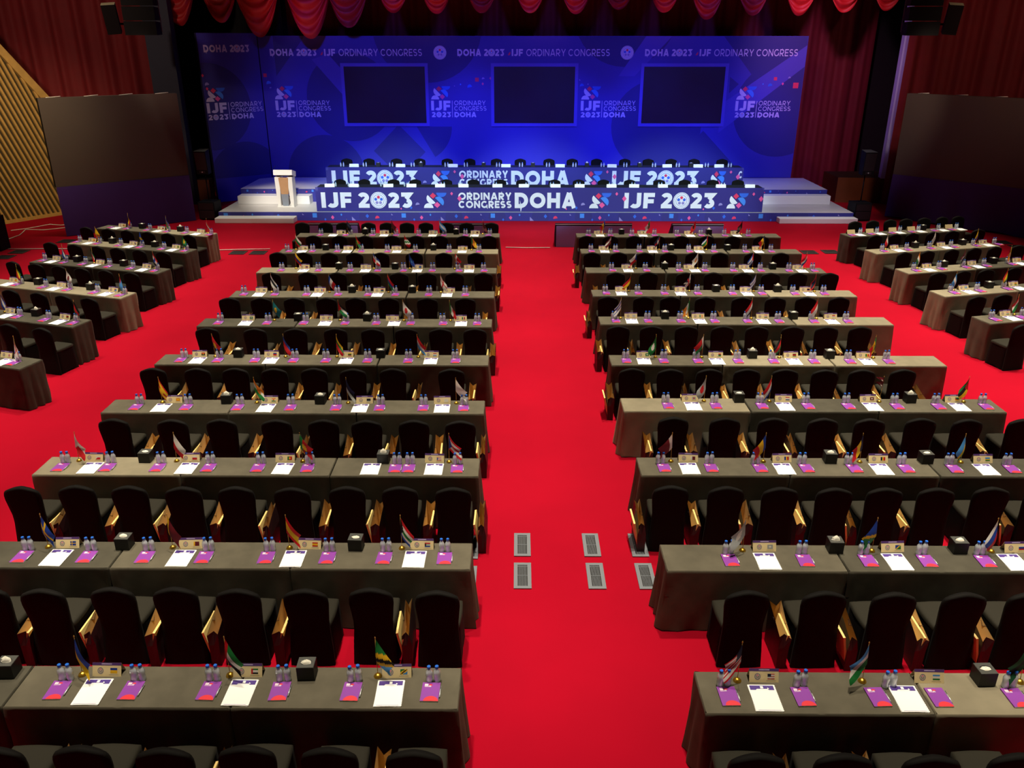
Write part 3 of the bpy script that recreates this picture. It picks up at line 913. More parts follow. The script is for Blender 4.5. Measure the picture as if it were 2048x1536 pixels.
t1, bn1, cx, cy = head_table(-6.95, 8.47, 28.62, .7, .303, 1.12, 'long front head table with blue printed banner nearest the delegates')
z, h = .432 - .303, .53
banner_print(bn1, cx, cy, -6.95, 8.47, 28.62, .3, [('year', -6.80, -3.64, z, h), ('mark', -3.24, -2.45, z, h), ('oc', -2.04, -.2, z, h), ('doha', -.09, 2.04, z, h), ('mark', 2.5, 3.25, z, h), ('year', 3.7, 6.83, z, h), ('mark', 7.26, 7.97, z, h)], 0)
t2, bn2, cx, cy = head_table(-6.97, 8.21, 30.55, .65, .773, 1.53, 'long back head table with blue printed banner on the raised platform')
z, h = .875 - .773, .55
banner_print(bn2, cx, cy, -6.97, 8.21, 30.55, .77, [('year', -6.80, -3.7, z, h), ('mark', -3.17, -2.47, z, h), ('oc', -2.13, -.34, z, h), ('doha', -.23, 1.9, z, h), ('mark', 2.4, 3.1, z, h), ('year', 3.46, 6.56, z, h), ('mark', 7.02, 7.6, z, h), ('c', 8.06, 8.2, z, h)], 0)

# ---------------------------------------------------------------- lectern
lc = empty('lectern', (-8.26, 29.58, .303))
tag(lc, 'white lectern with tapering wooden front panel beside the head tables', 'lectern')
b = MB()
b.box((-.30, -.22, 0), (.30, .22, .04), WHITE)
b.build('base', lc)
for s in (-1, 1):
    b = MB()
    f = lambda x, y, z: (s * x, y, z)
    a = [f(.18, -.2, .04), f(.29, -.2, .04), f(.29, .2, .04), f(.18, .2, .04)]
    c = [f(.13, -.22, 1.05), f(.31, -.22, 1.05), f(.31, .2, 1.05), f(.13, .2, 1.05)]
    b.grid([a, c], WHITE, True, False)
    b.poly(a, WHITE)
    b.poly(c, WHITE)
    b.build('side_panel', lc)
b = MB()
PW = M('lectern_wood', '#b48a63', .5, noise=.15, scale=5)
SIL = M('lectern_silver', '#9aa6b4', .35, .5)
b.poly([(-.13, -.21, .46), (.13, -.21, .46), (.175, -.225, 1.04), (-.175, -.225, 1.04)], PW)
b.poly([(-.1, -.2, .04), (.1, -.2, .04), (.13, -.21, .46), (-.13, -.21, .46)], SIL)
b.poly([(-.13, -.19, .46), (.13, -.19, .46), (.175, -.2, 1.04), (-.175, -.2, 1.04)], PW)
b.build('front_panel', lc)
b = MB()
T = Matrix.Translation((0, 0, 1.05)) @ Matrix.Rotation(math.radians(-14), 4, 'X')
b.box((-.33, -.26, .02), (.33, .26, .2), WHITE, T)
o = b.build('reading_top', lc)
b = MB()
b.tube([(-.38, .0, 1.1), (-.36, -.1, 1.3), (-.28, -.02, 1.42)], .008, M('matt_black', '#060607', .7, spec=.2))
b.build('microphone', lc)
# ---------------------------------------------------------------- big screens, loudspeakers, monitors, risers
GREYS = M('unlit_screen_grey', '#4a413a', .65, noise=.06, scale=2)
PURP = M('purple_skirt', '#3a2070', .8, noise=.1, scale=2)
BLK = M('matt_black', '#060607', .7, spec=.2)
GRL = M('black_grille', '#141517', .5)


def video_wall(a, c, z0, z1, label, seed, sk):
    a, c = Vector((a[0], a[1], 0)), Vector((c[0], c[1], 0))
    d = (c - a).normalized()
    n = Vector((-d.y, d.x, 0))
    L = (c - a).length
    T = Matrix(((d.x, n.x, 0, 0), (d.y, n.y, 0, 0), (0, 0, 1, 0), (0, 0, 0, 1)))
    r = empty('video_wall', a)
    tag(r, label, 'screen')
    b = MB()
    b.box((0, 0, z0), (L, .25, z1), {'*': BLK, 'front': GREYS, 'top': GREYS}, T)
    b.build('screen', r)
    b = MB()
    for k in (.12, .38, .63, .9):
        b.tube([T @ Vector((L * k - .25, .1, z1 + .005)), T @ Vector((L * k + .15, .02, z1 + .035))], .012, M('cable_white', '#cfc9bf', .6), 5)
    b.build('top_bracket', r)
    b = MB()
    rows = []
    rnd = random.Random(seed)
    for k in range(6):
        f = k / 5
        rows.append([tuple(T @ Vector((L * i / 60, -.02 - sk * f * (.5 + .5 * math.sin(i * .37 + math.sin(i * .21))) - .03 * f, z0 + .01 - (z0 + .0) * f + (sk * .5 * f * f * (.5 + .5 * math.sin(i * .31)) if k == 5 else 0)))) for i in range(61)])
    b.grid(rows, PURP)
    b.box((.05, .05, 0), (L - .05, .2, z0), BLK, T)
    b.build('skirt', r)
    return r


video_wall((-14.46, 25.95), (-11.25, 28.54), 1.54, 4.19, 'large unlit grey screen on a purple skirt beside the slatted wall', 1, .02)
video_wall((13.18, 29.41), (16.35, 25.92), 1.48, 4.16, 'large unlit grey screen on a purple skirt, far side from the lectern', 2, .10)


def pa(x, y, rz, lab_s, lab_t):
    s = empty('subwoofer', (x, y, 0), rz)
    tag(s, lab_s, 'loudspeaker')
    b = MB()
    b.box((-.29, -.3, .03), (.29, .3, .62), BLK)
    for sx in (-.2, .2):
        b.box((sx - .04, -.25, 0), (sx + .04, .25, .03), BLK)
    b.build('cabinet', s)
    b = MB()
    b.box((-.26, -.315, .06), (.26, -.301, .34), GRL)
    b.box((-.26, -.315, .36), (.26, -.301, .59), GRL)
    b.build('grille', s)
    t = empty('loudspeaker', (x, y, .623), rz)
    tag(t, lab_t, 'loudspeaker')
    b = MB()
    b.tube([(0, 0, 0), (0, 0, .95)], .02, BLK, 8)
    b.lathe([(.05, 0), (.05, .02), (.022, .03)], BLK)
    b.build('pole', t)
    b = MB()
    a = [(-.2, -.2, .93), (.2, -.2, .93), (.15, .18, .93), (-.15, .18, .93)]
    c = [(-.21, -.26, 1.7), (.21, -.26, 1.7), (.16, .2, 1.74), (-.16, .2, 1.74)]
    b.grid([a, c], BLK, True, False)
    b.poly(a, BLK)
    b.poly(c, M('speaker_top', '#4a4a48', .5))
    b.build('cabinet', t)
    b = MB()
    b.poly([(-.18, -.212, 1.08), (.18, -.212, 1.08), (.19, -.262, 1.66), (-.19, -.262, 1.66)], GRL)
    b.poly([(-.1, -.212, .97), (.1, -.212, .97), (.1, -.218, 1.05), (-.1, -.218, 1.05)], GRL)
    b.build('grille', t)
    b = MB()
    b.lathe([(.022, 0), (.022, .01)], M('badge_silver', '#c8c8c8', .3, .6), 12, (0, 0, 0))
    o = b.build('badge', t, (0, -.215, 1.01))
    o.rotation_euler = (PI / 2, 0, 0)


pa(11.97, 28.85, .06, 'black subwoofer cabinet on the carpet beside the end of the stage, away from lectern', 'black loudspeaker on a pole above the subwoofer by the purple-skirted screen')
pa(-10.80, 28.85, -.06, 'black subwoofer cabinet on the carpet beside the low step near the lectern', 'black loudspeaker on a pole in front of the backdrop wing')

b = MB()
b.box((-.3, -.25, 0), (.3, .25, 1.0), BLK)
b.box((-.22, -.262, .15), (.22, -.251, .9), GRL)
o = b.build('equipment_case', None, (-15.66, 24.15, 0))
tag(o, 'black upright equipment case on the carpet by the slatted wall', 'case')
b = MB()
b.box((-.09, -.27, .62), (-.05, -.263, .72), WHITE)
b.box((.14, -.27, .5), (.24, -.263, .72), WHITE)
b.build('white_label', o)

RIS = M('riser_wood', '#6a3418', .5, noise=.2, scale=2)
for x0, x1, y0, zt, bow, lab in ((12.35, 14.9, 32.2, .95, -.12, 'curved brown wooden stage riser behind the black subwoofer'),
                                 (-13.3, -11.86, 31.95, .86, 0.0, 'brown wooden stage riser between the screen and the backdrop wing')):
    b = MB()
    n = 16
    fr = [(x0 + (x1 - x0) * i / n, y0 + bow * math.sin(PI * i / n)) for i in range(n + 1)]
    yb = y0 + 1.6 if x0 > 0 else y0 + .5
    poly = fr + [(x1, yb), (x0, yb)]
    b.poly([(x, y, zt) for x, y in poly], M('riser_top', '#241208', .6))
    b.poly([(x, y, 0) for x, y in poly], RIS)
    b.grid([[(x, y, 0) for x, y in poly], [(x, y, zt) for x, y in poly]], RIS, True, False)
    tag(b.build('wooden_riser'), lab, 'riser')

# confidence monitors with purple covers, at the foot of the stage
for x0, x1, lab in ((-6.35, -4.82, 'purple-covered floor monitor behind the front row, outer end on the lectern side'),
                    (-2.3, -.82, 'purple-covered floor monitor behind the front row beside the aisle, lectern side'),
                    (1.15, 3.47, 'wide purple-covered floor monitor standing in the open at the aisle end'),
                    (4.68, 6.23, 'purple-covered floor monitor behind the front row, far from the lectern')):
    r = empty('floor_monitor', ((x0 + x1) / 2, 24.8, 0))
    tag(r, lab, 'monitor', 'purple floor monitors')
    w = (x1 - x0) / 2
    b = MB()
    sd = [(-.14, 0), (.5, 0), (.42, .3), (-.02, .70), (-.14, .70)]
    b.grid([[(-w, y, z) for y, z in sd], [(w, y, z) for y, z in sd]], BLK, True, False)
    b.poly([(-w, y, z) for y, z in sd], BLK)
    b.poly([(w, y, z) for y, z in sd], BLK)
    b.build('housing', r)
    b = MB()
    b.box((-w + .03, -.165, .0), (w - .01, -.145, .64), M('purple_cover', '#8a78bd', .8, noise=.1, scale=2))
    b.build('purple_cover', r)
    b = MB()
    b.box((-w, -.16, .675), (w, -.141, .695), M('trim_silver', '#c0b8c8', .3, .4))
    b.build('rim', r)

# line-array loudspeakers hanging in front of the side curtains
for cx, y, sgn, lab in ((-11.75, 28, -1, 'black hanging loudspeaker array in front of the curtain above the lectern-side screen'),
                        (12.55, 28, 1, 'black hanging loudspeaker array in front of the curtain above the opposite screen')):
    r = empty('line_array', (cx, y, 5.95))
    tag(r, lab, 'loudspeaker')
    for k in range(4):
        b = MB()
        z = k * .42
        a = [(-.5, -.3 + .02 * k, z), (.5, -.3 + .02 * k, z), (.42, .3, z + .02), (-.42, .3, z + .02)]
        c = [(-.5, -.3 + .02 * k, z + .4), (.5, -.3 + .02 * k, z + .4), (.42, .3, z + .38), (-.42, .3, z + .38)]
        b.grid([a, c], BLK, True, False)
        b.poly(a, BLK)
        b.poly(c, BLK)
        b.build('cabinet', r)
    for sx in (-.55, .55):
        b = MB()
        b.tube([(sx, 0, .1), (sx, 0, 3.8)], .015, M('rigging_steel', '#3a3a34', .5), 5)
        b.build('rigging', r)
    b = MB()
    x0 = sgn * .95
    T = Matrix.Translation((x0, -.1, .55)) @ Matrix.Rotation(math.radians(12), 4, 'X') @ Matrix.Rotation(-sgn * .35, 4, 'Z')
    b.box((-.2, -.2, -.5), (.2, .25, .35), {'*': BLK, 'top': M('pale_sheet', '#d8cfa8', .6)}, T)
    b.build('fill_cabinet', r)
    b = MB()
    b.box((min(0, x0), .15, .3), (max(0, x0), .2, .36), BLK)
    b.build('bracket', r)

# ---------------------------------------------------------------- floor grilles and cables
STEEL = M('grille_steel', '#7c8086', .4, .15)
DKG = M('grille_dark', '#0d0b0b', .8)


def grille(x, y, rz, lab, steel, group, w=.205, l=.5):
    o = empty('floor_grille', (x, y, .004), rz)
    tag(o, lab, 'floor vent', group)
    b = MB()
    e = .045
    for lo, hi in (((-w / 2, -l / 2), (w / 2, -l / 2 + e)), ((-w / 2, l / 2 - e), (w / 2, l / 2)), ((-w / 2, -l / 2 + e), (-w / 2 + e, l / 2 - e)), ((w / 2 - e, -l / 2 + e), (w / 2, l / 2 - e))):
        b.box((*lo, 0), (*hi, .01), steel)
    b.build('frame', o)
    b = MB()
    b.box((-w / 2 + e, -l / 2 + e, 0), (w / 2 - e, l / 2 - e, .002), DKG)
    n = 8
    for i in range(1, n):
        x_ = -w / 2 + e + (w - 2 * e) * i / n
        b.box((x_ - .0022, -l / 2 + e, .002), (x_ + .0022, l / 2 - e, .007), steel)
    for yy in (0, l * .36):
        b.box((-w / 2 + e, yy - .003, .002), (w / 2 - e, yy + .003, .0075), steel)
    b.build('grating', o)


for nm, x in (('beside the lectern-side tables', .075), ('in the middle of the aisle', .935), ('at the feet of the opposite tables', 1.52)):
    for q, y in (('farther', 8.64), ('nearer', 8.0)):
        grille(x, y, 0, 'steel floor grille %s, %s of its pair' % (nm, q), STEEL, 'steel floor grilles in the aisle')
for q, y in (('farther', 8.58), ('nearer', 7.93)):
    grille(-.57, y, 0, 'steel floor grille mostly hidden by the lectern-side table end, %s of its pair' % q, STEEL, 'steel floor grilles in the aisle')
DS = M('grille_bronze', '#241a14', .6)
for x, y, lab in ((-14.85, 23.2, 'dark floor grille by the slatted wall, nearer one'), (-14.8, 23.85, 'dark floor grille by the slatted wall, farther one'),
                  (-14.1, 25.25, 'dark floor grille at the foot of the lectern-side screen'), (-8.26, 23.8, 'dark floor grille in the lectern-side cross aisle, outer one'),
                  (-7.66, 23.8, 'dark floor grille in the lectern-side cross aisle, inner one'), (8.67, 24.0, 'dark floor grille in the opposite cross aisle, inner one'),
                  (9.32, 24.05, 'dark floor grille in the opposite cross aisle, outer one'), (15.13, 25.35, 'dark floor grille by the opposite screen, farther one'), (15.3, 24.75, 'dark floor grille by the opposite screen, nearer one')):
    grille(x, y, 0, lab, DS, 'dark floor grilles', .45, .45)
CW = M('cable_white', '#cfc9bf', .6)
for pts, lab in (([(-16.06, 25.29), (-16.03, 26.07), (-16.3, 26.9), (-15.65, 26.85), (-15.0, 27.3), (-14.6, 27.6)], 'loose white cable curling across the carpet below the slatted wall'),
                 ([(-16.7, 26.74), (-16.35, 27.05), (-16.1, 27.45), (-15.95, 27.75), (-15.5, 27.6), (-15.0, 28.0)], 'white cable lying along the foot of the slatted wall'),
                 ([(-15.3, 24.16), (-14.8, 24.17), (-14.22, 24.2), (-13.4, 24.2)], 'straight white cable from the black case towards the tables'),
                 ([(-9.87, 24.27), (-8.9, 24.09), (-8.32, 24.16), (-7.44, 24.23)], 'white cable on the carpet across the lectern-side aisle'),
                 ([(-.35, 24.5), (.3, 24.45), (1.0, 24.48)], 'white cable on the carpet beside the wide floor monitor')):
    b = MB()
    b.tube([(x, y, .016) for x, y in pts], .014, CW, 6)
    o = b.build('cable')
    tag(o, lab, 'cable')
# ---------------------------------------------------------------- things on and around the delegates' tables
CHB = M('black_stretch_fabric', '#0e0b08', .8, sheen=.05, spec=.15)
CHS = M('black_stretch_lit', '#2a271f', .8, sheen=.06, spec=.15)  # same fabric, paler: overhead light on the seat put into the colour


def make_chair():
    r = empty('banquet_chair')
    # back: closed loft, arched top with shoulders, narrowed waist
    b = MB()
    levels = [(.0, .222, .03, -.235), (.2, .212, .03, -.225), (.42, .196, .035, -.21), (.52, .194, .035, -.215), (.64, .205, .034, -.228), (.74, .215, .032, -.24), (.80, .214, .030, -.246), (.84, .204, .030, -.25), (.862, .192, .028, -.252)]
    rows = []
    n = 9
    for z, w, d, y in levels:
        k = max(0, (z - .62) / .24)
        ring = []
        for i in range(n):
            u = -1 + 2 * i / (n - 1)
            ring.append((w * u, y - d * (1 - .45 * abs(u) ** 4), z + .055 * k * (1 - abs(u) ** 1.6)))
        for i in range(n - 1, -1, -1):
            u = -1 + 2 * i / (n - 1)
            ring.append((w * u, y + d * (1 - .45 * abs(u) ** 4), z + .055 * k * (1 - abs(u) ** 1.6)))
        rows.append(ring)
    b.grid(rows, CHB, True)
    m = len(rows[0])
    top = rows[-1]
    for i in range(n - 1):
        b.poly([top[i], top[i + 1], top[m - 2 - i], top[m - 1 - i]], CHB, True)
    b.build('backrest', r)
    b = MB()
    rows = []
    for k, (g, z) in enumerate(((.0, .43), (.0, .462), (.014, .478), (.05, .486))):
        ring = []
        for i in range(24):
            a = 2 * PI * i / 24
            cx, cy = math.cos(a), math.sin(a)
            q = 1 / max(abs(cx), abs(cy)) ** .82
            ring.append(((.212 - g) * cx * q, .012 + (.205 - g) * cy * q, z))
        rows.append(ring)
    b.grid(rows, CHS, True)
    b.poly(rows[-1], CHS, True)
    b.build('seat', r)
    b = MB()
    rows = []
    for z in (.0, .12, .3, .455):
        f = 1 - z / .455
        ring = []
        for i in range(32):
            a = 2 * PI * i / 32
            cx, cy = math.cos(a), math.sin(a)
            mx = max(abs(cx), abs(cy))
            q = 1 / mx ** .86
            corner = (min(abs(cx), abs(cy)) / mx)
            pull = -.012 * f * (1 - corner)
            zz = z + (.03 * (1 - corner ** .8) if z == 0 else 0)
            ring.append(((.208 + .014 * f + pull) * cx * q, .012 + (.2 + .016 * f + pull) * cy * q, zz))
        rows.append(ring)
    b.grid(rows, CHB, True)
    b.build('skirt', r)
    return Kind(r)


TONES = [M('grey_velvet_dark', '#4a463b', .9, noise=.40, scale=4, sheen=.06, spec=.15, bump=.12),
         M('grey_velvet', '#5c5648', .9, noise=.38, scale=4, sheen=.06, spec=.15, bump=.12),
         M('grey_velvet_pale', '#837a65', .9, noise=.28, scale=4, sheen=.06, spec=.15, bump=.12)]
_tabs = {}
TD = .487


def table_mesh(fl, fr, tone, seed):
    key = (fl, fr, tone, seed)
    if key in _tabs:
        return _tabs[key]
    rnd = random.Random(seed * 7 + fl * 3 + fr)
    L, D, z1 = 1.866, TD, .76
    per = []
    for i in range(36):
        per.append((-L / 2 + L * i / 36, -D / 2, 0, -1, 'f'))
    for i in range(14):
        per.append((L / 2, -D / 2 + D * i / 14, 1, 0, 'r'))
    for i in range(36):
        per.append((L / 2 - L * i / 36, D / 2, 0, 1, 'b'))
    for i in range(14):
        per.append((-L / 2, D / 2 - D * i / 14, -1, 0, 'l'))
    ph = [rnd.uniform(0, 6.28) for _ in range(8)]
    rows = []
    for k, f in enumerate((0, .012, .04, .12, .25, .42, .6, .8, 1.0)):
        r = []
        for i, (x, y, nx, ny, sd) in enumerate(per):
            s = x if sd in 'fb' else y
            if sd in 'fb':
                edge = min(1, (L / 2 - abs(x)) / .16)
                o = .010 * f * math.sin(s * 7 + ph[0] + 2.2 * math.sin(s * 2 + ph[1]) + f * 2.5) + .006 * math.sin(s * 23 + ph[2] + 9 * f) * f + .010 * f
                # swags caught up at the seams
                sw = (1 - edge)
                o += .012 * math.sin((f * 9 + (1 - sw) * 5)) * sw * (1 - f) * min(1, f * 8)
            else:
                amp = 1.0 if (sd == 'r' and fr) or (sd == 'l' and fl) else 0.06
                o = amp * (.030 * f ** 1.2 * math.sin(s * 34 + ph[3] + 1.4 * math.sin(s * 9 + ph[4])) + .018 * f * math.sin(s * 17 + ph[5]) + .035 * f)
            r0 = -.008 if k == 0 else 0
            zz = z1 * (1 - f) + .006 * (k < 1) + (.006 + .008 * abs(math.sin(i * .7 + ph[6])) if k == 8 else 0)
            cn = 0.0
            if i % 50 in (0, 36):
                cn = 0
            r.append((x + nx * (o + r0), y + ny * (o + r0), zz - .004 * (k == 0)))
        rows.append(r)
    b = MB()
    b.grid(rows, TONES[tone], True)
    # lightly rippled top
    top = rows[0]
    n = 24
    g = []
    for j in range(7):
        g.append([(-L / 2 + .008 + (L - .016) * i / n, -D / 2 + .008 + (D - .016) * j / 6, .762) for i in range(n + 1)])
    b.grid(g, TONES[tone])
    _tabs[key] = b.mesh('draped_table')
    return _tabs[key]


def put_table(x, y, rz, fl, fr, tone, seed, label, group='grey velvet-draped delegate tables'):
    o = link('draped_table', table_mesh(fl, fr, tone, seed), None, (x, y, 0), rz)
    return tag(o, label, 'table', group)


# clear plastic: see-through with a bright edge
PET = bpy.data.materials.new('clear_bottle_plastic')
PET.use_nodes = True
nt = PET.node_tree
nt.nodes.clear()
out = nt.nodes.new('ShaderNodeOutputMaterial')
tr = nt.nodes.new('ShaderNodeBsdfTransparent')
tr.inputs[0].default_value = (.93, .97, 1, 1)
gl = nt.nodes.new('ShaderNodeBsdfGlossy')
gl.inputs['Roughness'].default_value = .12
df = nt.nodes.new('ShaderNodeBsdfDiffuse')
df.inputs[0].default_value = (.86, .92, .97, 1)
m1 = nt.nodes.new('ShaderNodeMixShader')
m2 = nt.nodes.new('ShaderNodeMixShader')
lw = nt.nodes.new('ShaderNodeLayerWeight')
lw.inputs[0].default_value = .35
m1.inputs[0].default_value = .55
nt.links.new(tr.outputs[0], m1.inputs[1])
nt.links.new(df.outputs[0], m1.inputs[2])
nt.links.new(lw.outputs['Facing'], m2.inputs[0])
nt.links.new(m1.outputs[0], m2.inputs[1])
nt.links.new(gl.outputs[0], m2.inputs[2])
nt.links.new(m2.outputs[0], out.inputs[0])
CAPB = M('cap_blue', '#1f63c8', .4)
CAPL = M('cap_rim_pale', '#9db8dc', .4)


def bottle_geo(b, c, body=True, cap=True, n=10):
    if body:
        b.lathe([(.024, 0), (.030, .006), (.031, .035), (.0285, .05), (.031, .066), (.031, .095), (.027, .113), (.0165, .131), (.0125, .139), (.0125, .147)], PET, n, c)
    if cap:
        b.lathe([(.0165, .140), (.0165, .143)], CAPL, n, c, None, False)
        b.lathe([(.0162, .143), (.0162, .162), (.014, .165)], CAPB, n, c)


def make_bottle():
    b = MB()
    bottle_geo(b, (0, 0, 0), True, False)
    r = b.build('water_bottle')
    b = MB()
    bottle_geo(b, (0, 0, 0), False, True)
    b.build('cap', r)
    return Kind(r)


NBP = M('notebook_purple', '#8a3aa0', .5)
NBR = M('notebook_red', '#e0303c', .5)
PAPER = M('white_paper', '#faf8f4', .7)


def make_notebook():
    b = MB()
    w, l, h = .151, .213, .012
    b.box((-w / 2, -l / 2, 0), (w / 2, l / 2, h), {'*': PAPER, 'top': NBP, 'left': NBP})
    pts = [(w / 2 - .0, -l / 2)]
    q = [(w / 2 - .062 + .062 * math.cos(a * .1745 * 1.0), -l / 2 + .056 * math.sin(a * .1745)) for a in range(0, 19)]
    b.poly([(max(-w / 2, min(w / 2 - .0005, x)), y, h + .0012) for x, y in q], NBR)
    for x0, y0, ww, hh in ((-.055, .062, .030, .026), (-.020, .060, .02, .008), (-.055, .052, .055, .004)):
        b.poly([(x0, y0, h + .0012), (x0 + ww, y0, h + .0012), (x0 + ww, y0 + hh, h + .0012), (x0, y0 + hh, h + .0012)], M('notebook_logo', '#f0d8e4', .5))
    b.poly([(-.018, .070, h + .0012), (.012, .070, h + .0012), (.004, .084, h + .0012), (-.018, .084, h + .0012)], NBR)
    r = b.build('notebook')
    b = MB()
    b.tube([(w / 2 + .007, -.06, .010), (w / 2 + .007, .07, .010)], .0055, M('pen_silver', '#d6d6da', .3, .5), 6)
    b.tube([(w / 2 + .007, .03, .0165), (w / 2 + .007, .068, .0165)], .002, M('matt_black', '#0b0b0c', .6), 4)
    b.build('pen', r)
    return Kind(r)


HDR = M('header_purple', '#4a2f86', .6)


def make_pad():
    b = MB()
    w, l = .225, .297
    for i, (a, z0) in enumerate(((-.02, 0), (.012, .003), (0, .006))):
        T = Matrix.Rotation(a, 4, 'Z')
        b.box((-w / 2, -l / 2, z0), (w / 2, l / 2, z0 + .003), PAPER, T)
    # fanned crinkled page edge on one side
    rows = [[], []]
    for i in range(33):
        y = -l / 2 + l * i / 32
        rows[0].append((w / 2 + (.006 if i % 2 else -.001), y, .008))
        rows[1].append((w / 2 - .01, y, .0095))
    b.grid(rows, PAPER, False, False)
    b.poly([(-w / 2 + .012, l / 2 - .062, .0098), (w / 2 - .012, l / 2 - .062, .0098), (w / 2 - .012, l / 2 - .01, .0098), (-w / 2 + .012, l / 2 - .01, .0098)], HDR)
    for x0, x1, y0, y1 in ((-.055, .055, l / 2 - .062, l / 2 - .05), (-.012, .012, l / 2 - .045, l / 2 - .018), (.045, .06, l / 2 - .05, l / 2 - .036)):
        b.poly([(x0, y0, .0104), (x1, y0, .0104), (x1 - .01 * (x1 > .05), y1, .0104), (x0 + .01 * (x0 < -.05), y1, .0104)], PAPER)
    b.poly([(-w / 2 + .02, -l / 2 + .008, .0098), (w / 2 - .02, -l / 2 + .008, .0098), (w / 2 - .02, -l / 2 + .013, .0098), (-w / 2 + .02, -l / 2 + .013, .0098)], M('footer_print', '#a89fc0', .6))
    return Kind(b.build('programme_pad'))


TBX = M('tissue_box_black', '#0c0c0c', .55)
TBL = M('tissue_lid_grey', '#4a4a46', .4)
TIS = M('tissue_white', '#ece6d4', .8)


def make_tissue(pop):
    b = MB()
    b.box((-.074, -.068, 0), (.074, .068, .135), TBX)
    r = b.build('tissue_box')
    b = MB()
    n = 20
    ring = [(.05 * math.cos(2 * PI * i / n), .033 * math.sin(2 * PI * i / n)) for i in range(n)]
    outer = []
    for x, y in ring:
        k = min(.072 / abs(x) if abs(x) > 1e-6 else 9, .066 / abs(y) if abs(y) > 1e-6 else 9)
        outer.append((x * k, y * k))
    for i in range(n):
        j = (i + 1) % n
        b.poly([(*outer[i], .139), (*outer[j], .139), (*ring[j], .139), (*ring[i], .139)], TBL)
    b.grid([[(x, y, .1352) for x, y in outer], [(x, y, .139) for x, y in outer]], TBL, True, False)
    b.grid([[(x, y, .1352) for x, y in ring], [(x, y, .139) for x, y in ring]], TBX, True, False)
    b.build('lid', r)
    b = MB()
    rnd = random.Random(int(pop * 100))
    rows = []
    for k in range(5):
        f = k / 4
        rr = (.036 * (1 - f) ** .7 + .006) * (1 + .15 * (k == 2))
        rows.append([(rr * math.cos(2 * PI * i / 10 + f) * (1 + .25 * math.sin(i * 3 + k)), rr * .62 * math.sin(2 * PI * i / 10 + f), .1355 + pop * f + .006 * math.sin(i * 2.3) * f) for i in range(10)])
    b.grid(rows, TIS, True)
    b.poly(rows[-1], TIS)
    b.build('tissue', r)
    return Kind(r)


BAGO = M('bag_maroon', '#2a0a0e', .5)
BAGI = M('bag_tan_lining', '#e2bd7c', .7, noise=.08, scale=12)


def make_bag(sq, tilt, seed):
    """paper gift bag, open top; the narrow ends are pinched inwards at the gusset"""
    rnd = random.Random(seed)
    r = empty('gift_bag')
    b = MB()
    w, l, h = .047, .215, .44
    def ring(z, grow, pin):
        a, c = w + grow, l
        return [(-a, -c, z), (0, -c + pin, z - .3 * pin), (a, -c, z), (a * .93, 0, z + .004), (a, c, z), (0, c - pin, z - .3 * pin), (-a, c, z), (-a * .9, 0, z + .004)]
    low = ring(.003, 0, .002)
    mid = ring(.25, .004, .012)
    top = ring(h, sq, .05)
    top = [(x + tilt * .03, y, z + .06 * (y / l) + rnd.uniform(-.012, .016)) for x, y, z in top]
    b.grid([low, mid, top], BAGO, True, False)
    b.poly(low[::-1], BAGO)
    b.build('bag_body', r)
    b = MB()
    ins = lambda R, e: [(x * (1 - e / .052), y * (1 - e / .235), z) for x, y, z in R]
    b.grid([ins(ring(.03, 0, .002), .004), ins(mid, .004), [(x * .97, y * .985, z - .001) for x, y, z in top]], BAGI, True, False)
    b.poly(ins(ring(.03, 0, .002), .004), BAGI)
    b.build('lining', r)
    b = MB()
    T = Matrix.Translation((-w * .45, 0, 0)) @ Matrix.Rotation(rnd.uniform(-.22, -.1) * (1 if seed % 2 else -1), 4, 'Y')
    b.box((-.008, -l * .9, .05), (.014, l * .7, .40), M('bag_folder_cream', '#f0cd7e', .6), T)
    b.build('folder', r)
    for s in (-1, 1):
        b = MB()
        x = s * (w + sq) * .9 + tilt * .03
        b.tube([(x, -.05, h - .02), (x * 1.05, -.045, h - .06 + .05), (x * .9, 0, h - .05), (x * 1.05, .045, h - .01), (x, .05, h - .02)], .0028, BAGO, 5)
        b.build('handle', r)
    return Kind(r)


BRS = M('brass', '#d8a83c', .3, .9)
GOLD = M('pole_gold', '#c8a050', .4, .6)
FC = {'R': '#c8141e', 'B': '#1c3f9c', 'N': '#141a3c', 'L': '#4a96d8', 'W': '#e4e0d6', 'K': '#0c0a0a', 'G': '#187a34', 'Y': '#f0c01c', 'O': '#f08a1e', 'M': '#6e1420', 'T': '#0f7a82', 'E': '#a8aaa8', 'D': '#0f4a2a'}


def fmat(c):
    new = 'flag_' + c not in _mats
    m = M('flag_' + c, FC[c], .6)
    if new:      # thin cloth lets some light through
        t = m.node_tree
        tl, mx = t.nodes.new('ShaderNodeBsdfTranslucent'), t.nodes.new('ShaderNodeMixShader')
        tl.inputs[0].default_value = lin(FC[c])
        mx.inputs[0].default_value = .4
        t.links.new(t.nodes['Principled BSDF'].outputs[0], mx.inputs[1])
        t.links.new(tl.outputs[0], mx.inputs[2])
        t.links.new(mx.outputs[0], t.nodes['Material Output'].inputs[0])
    return m


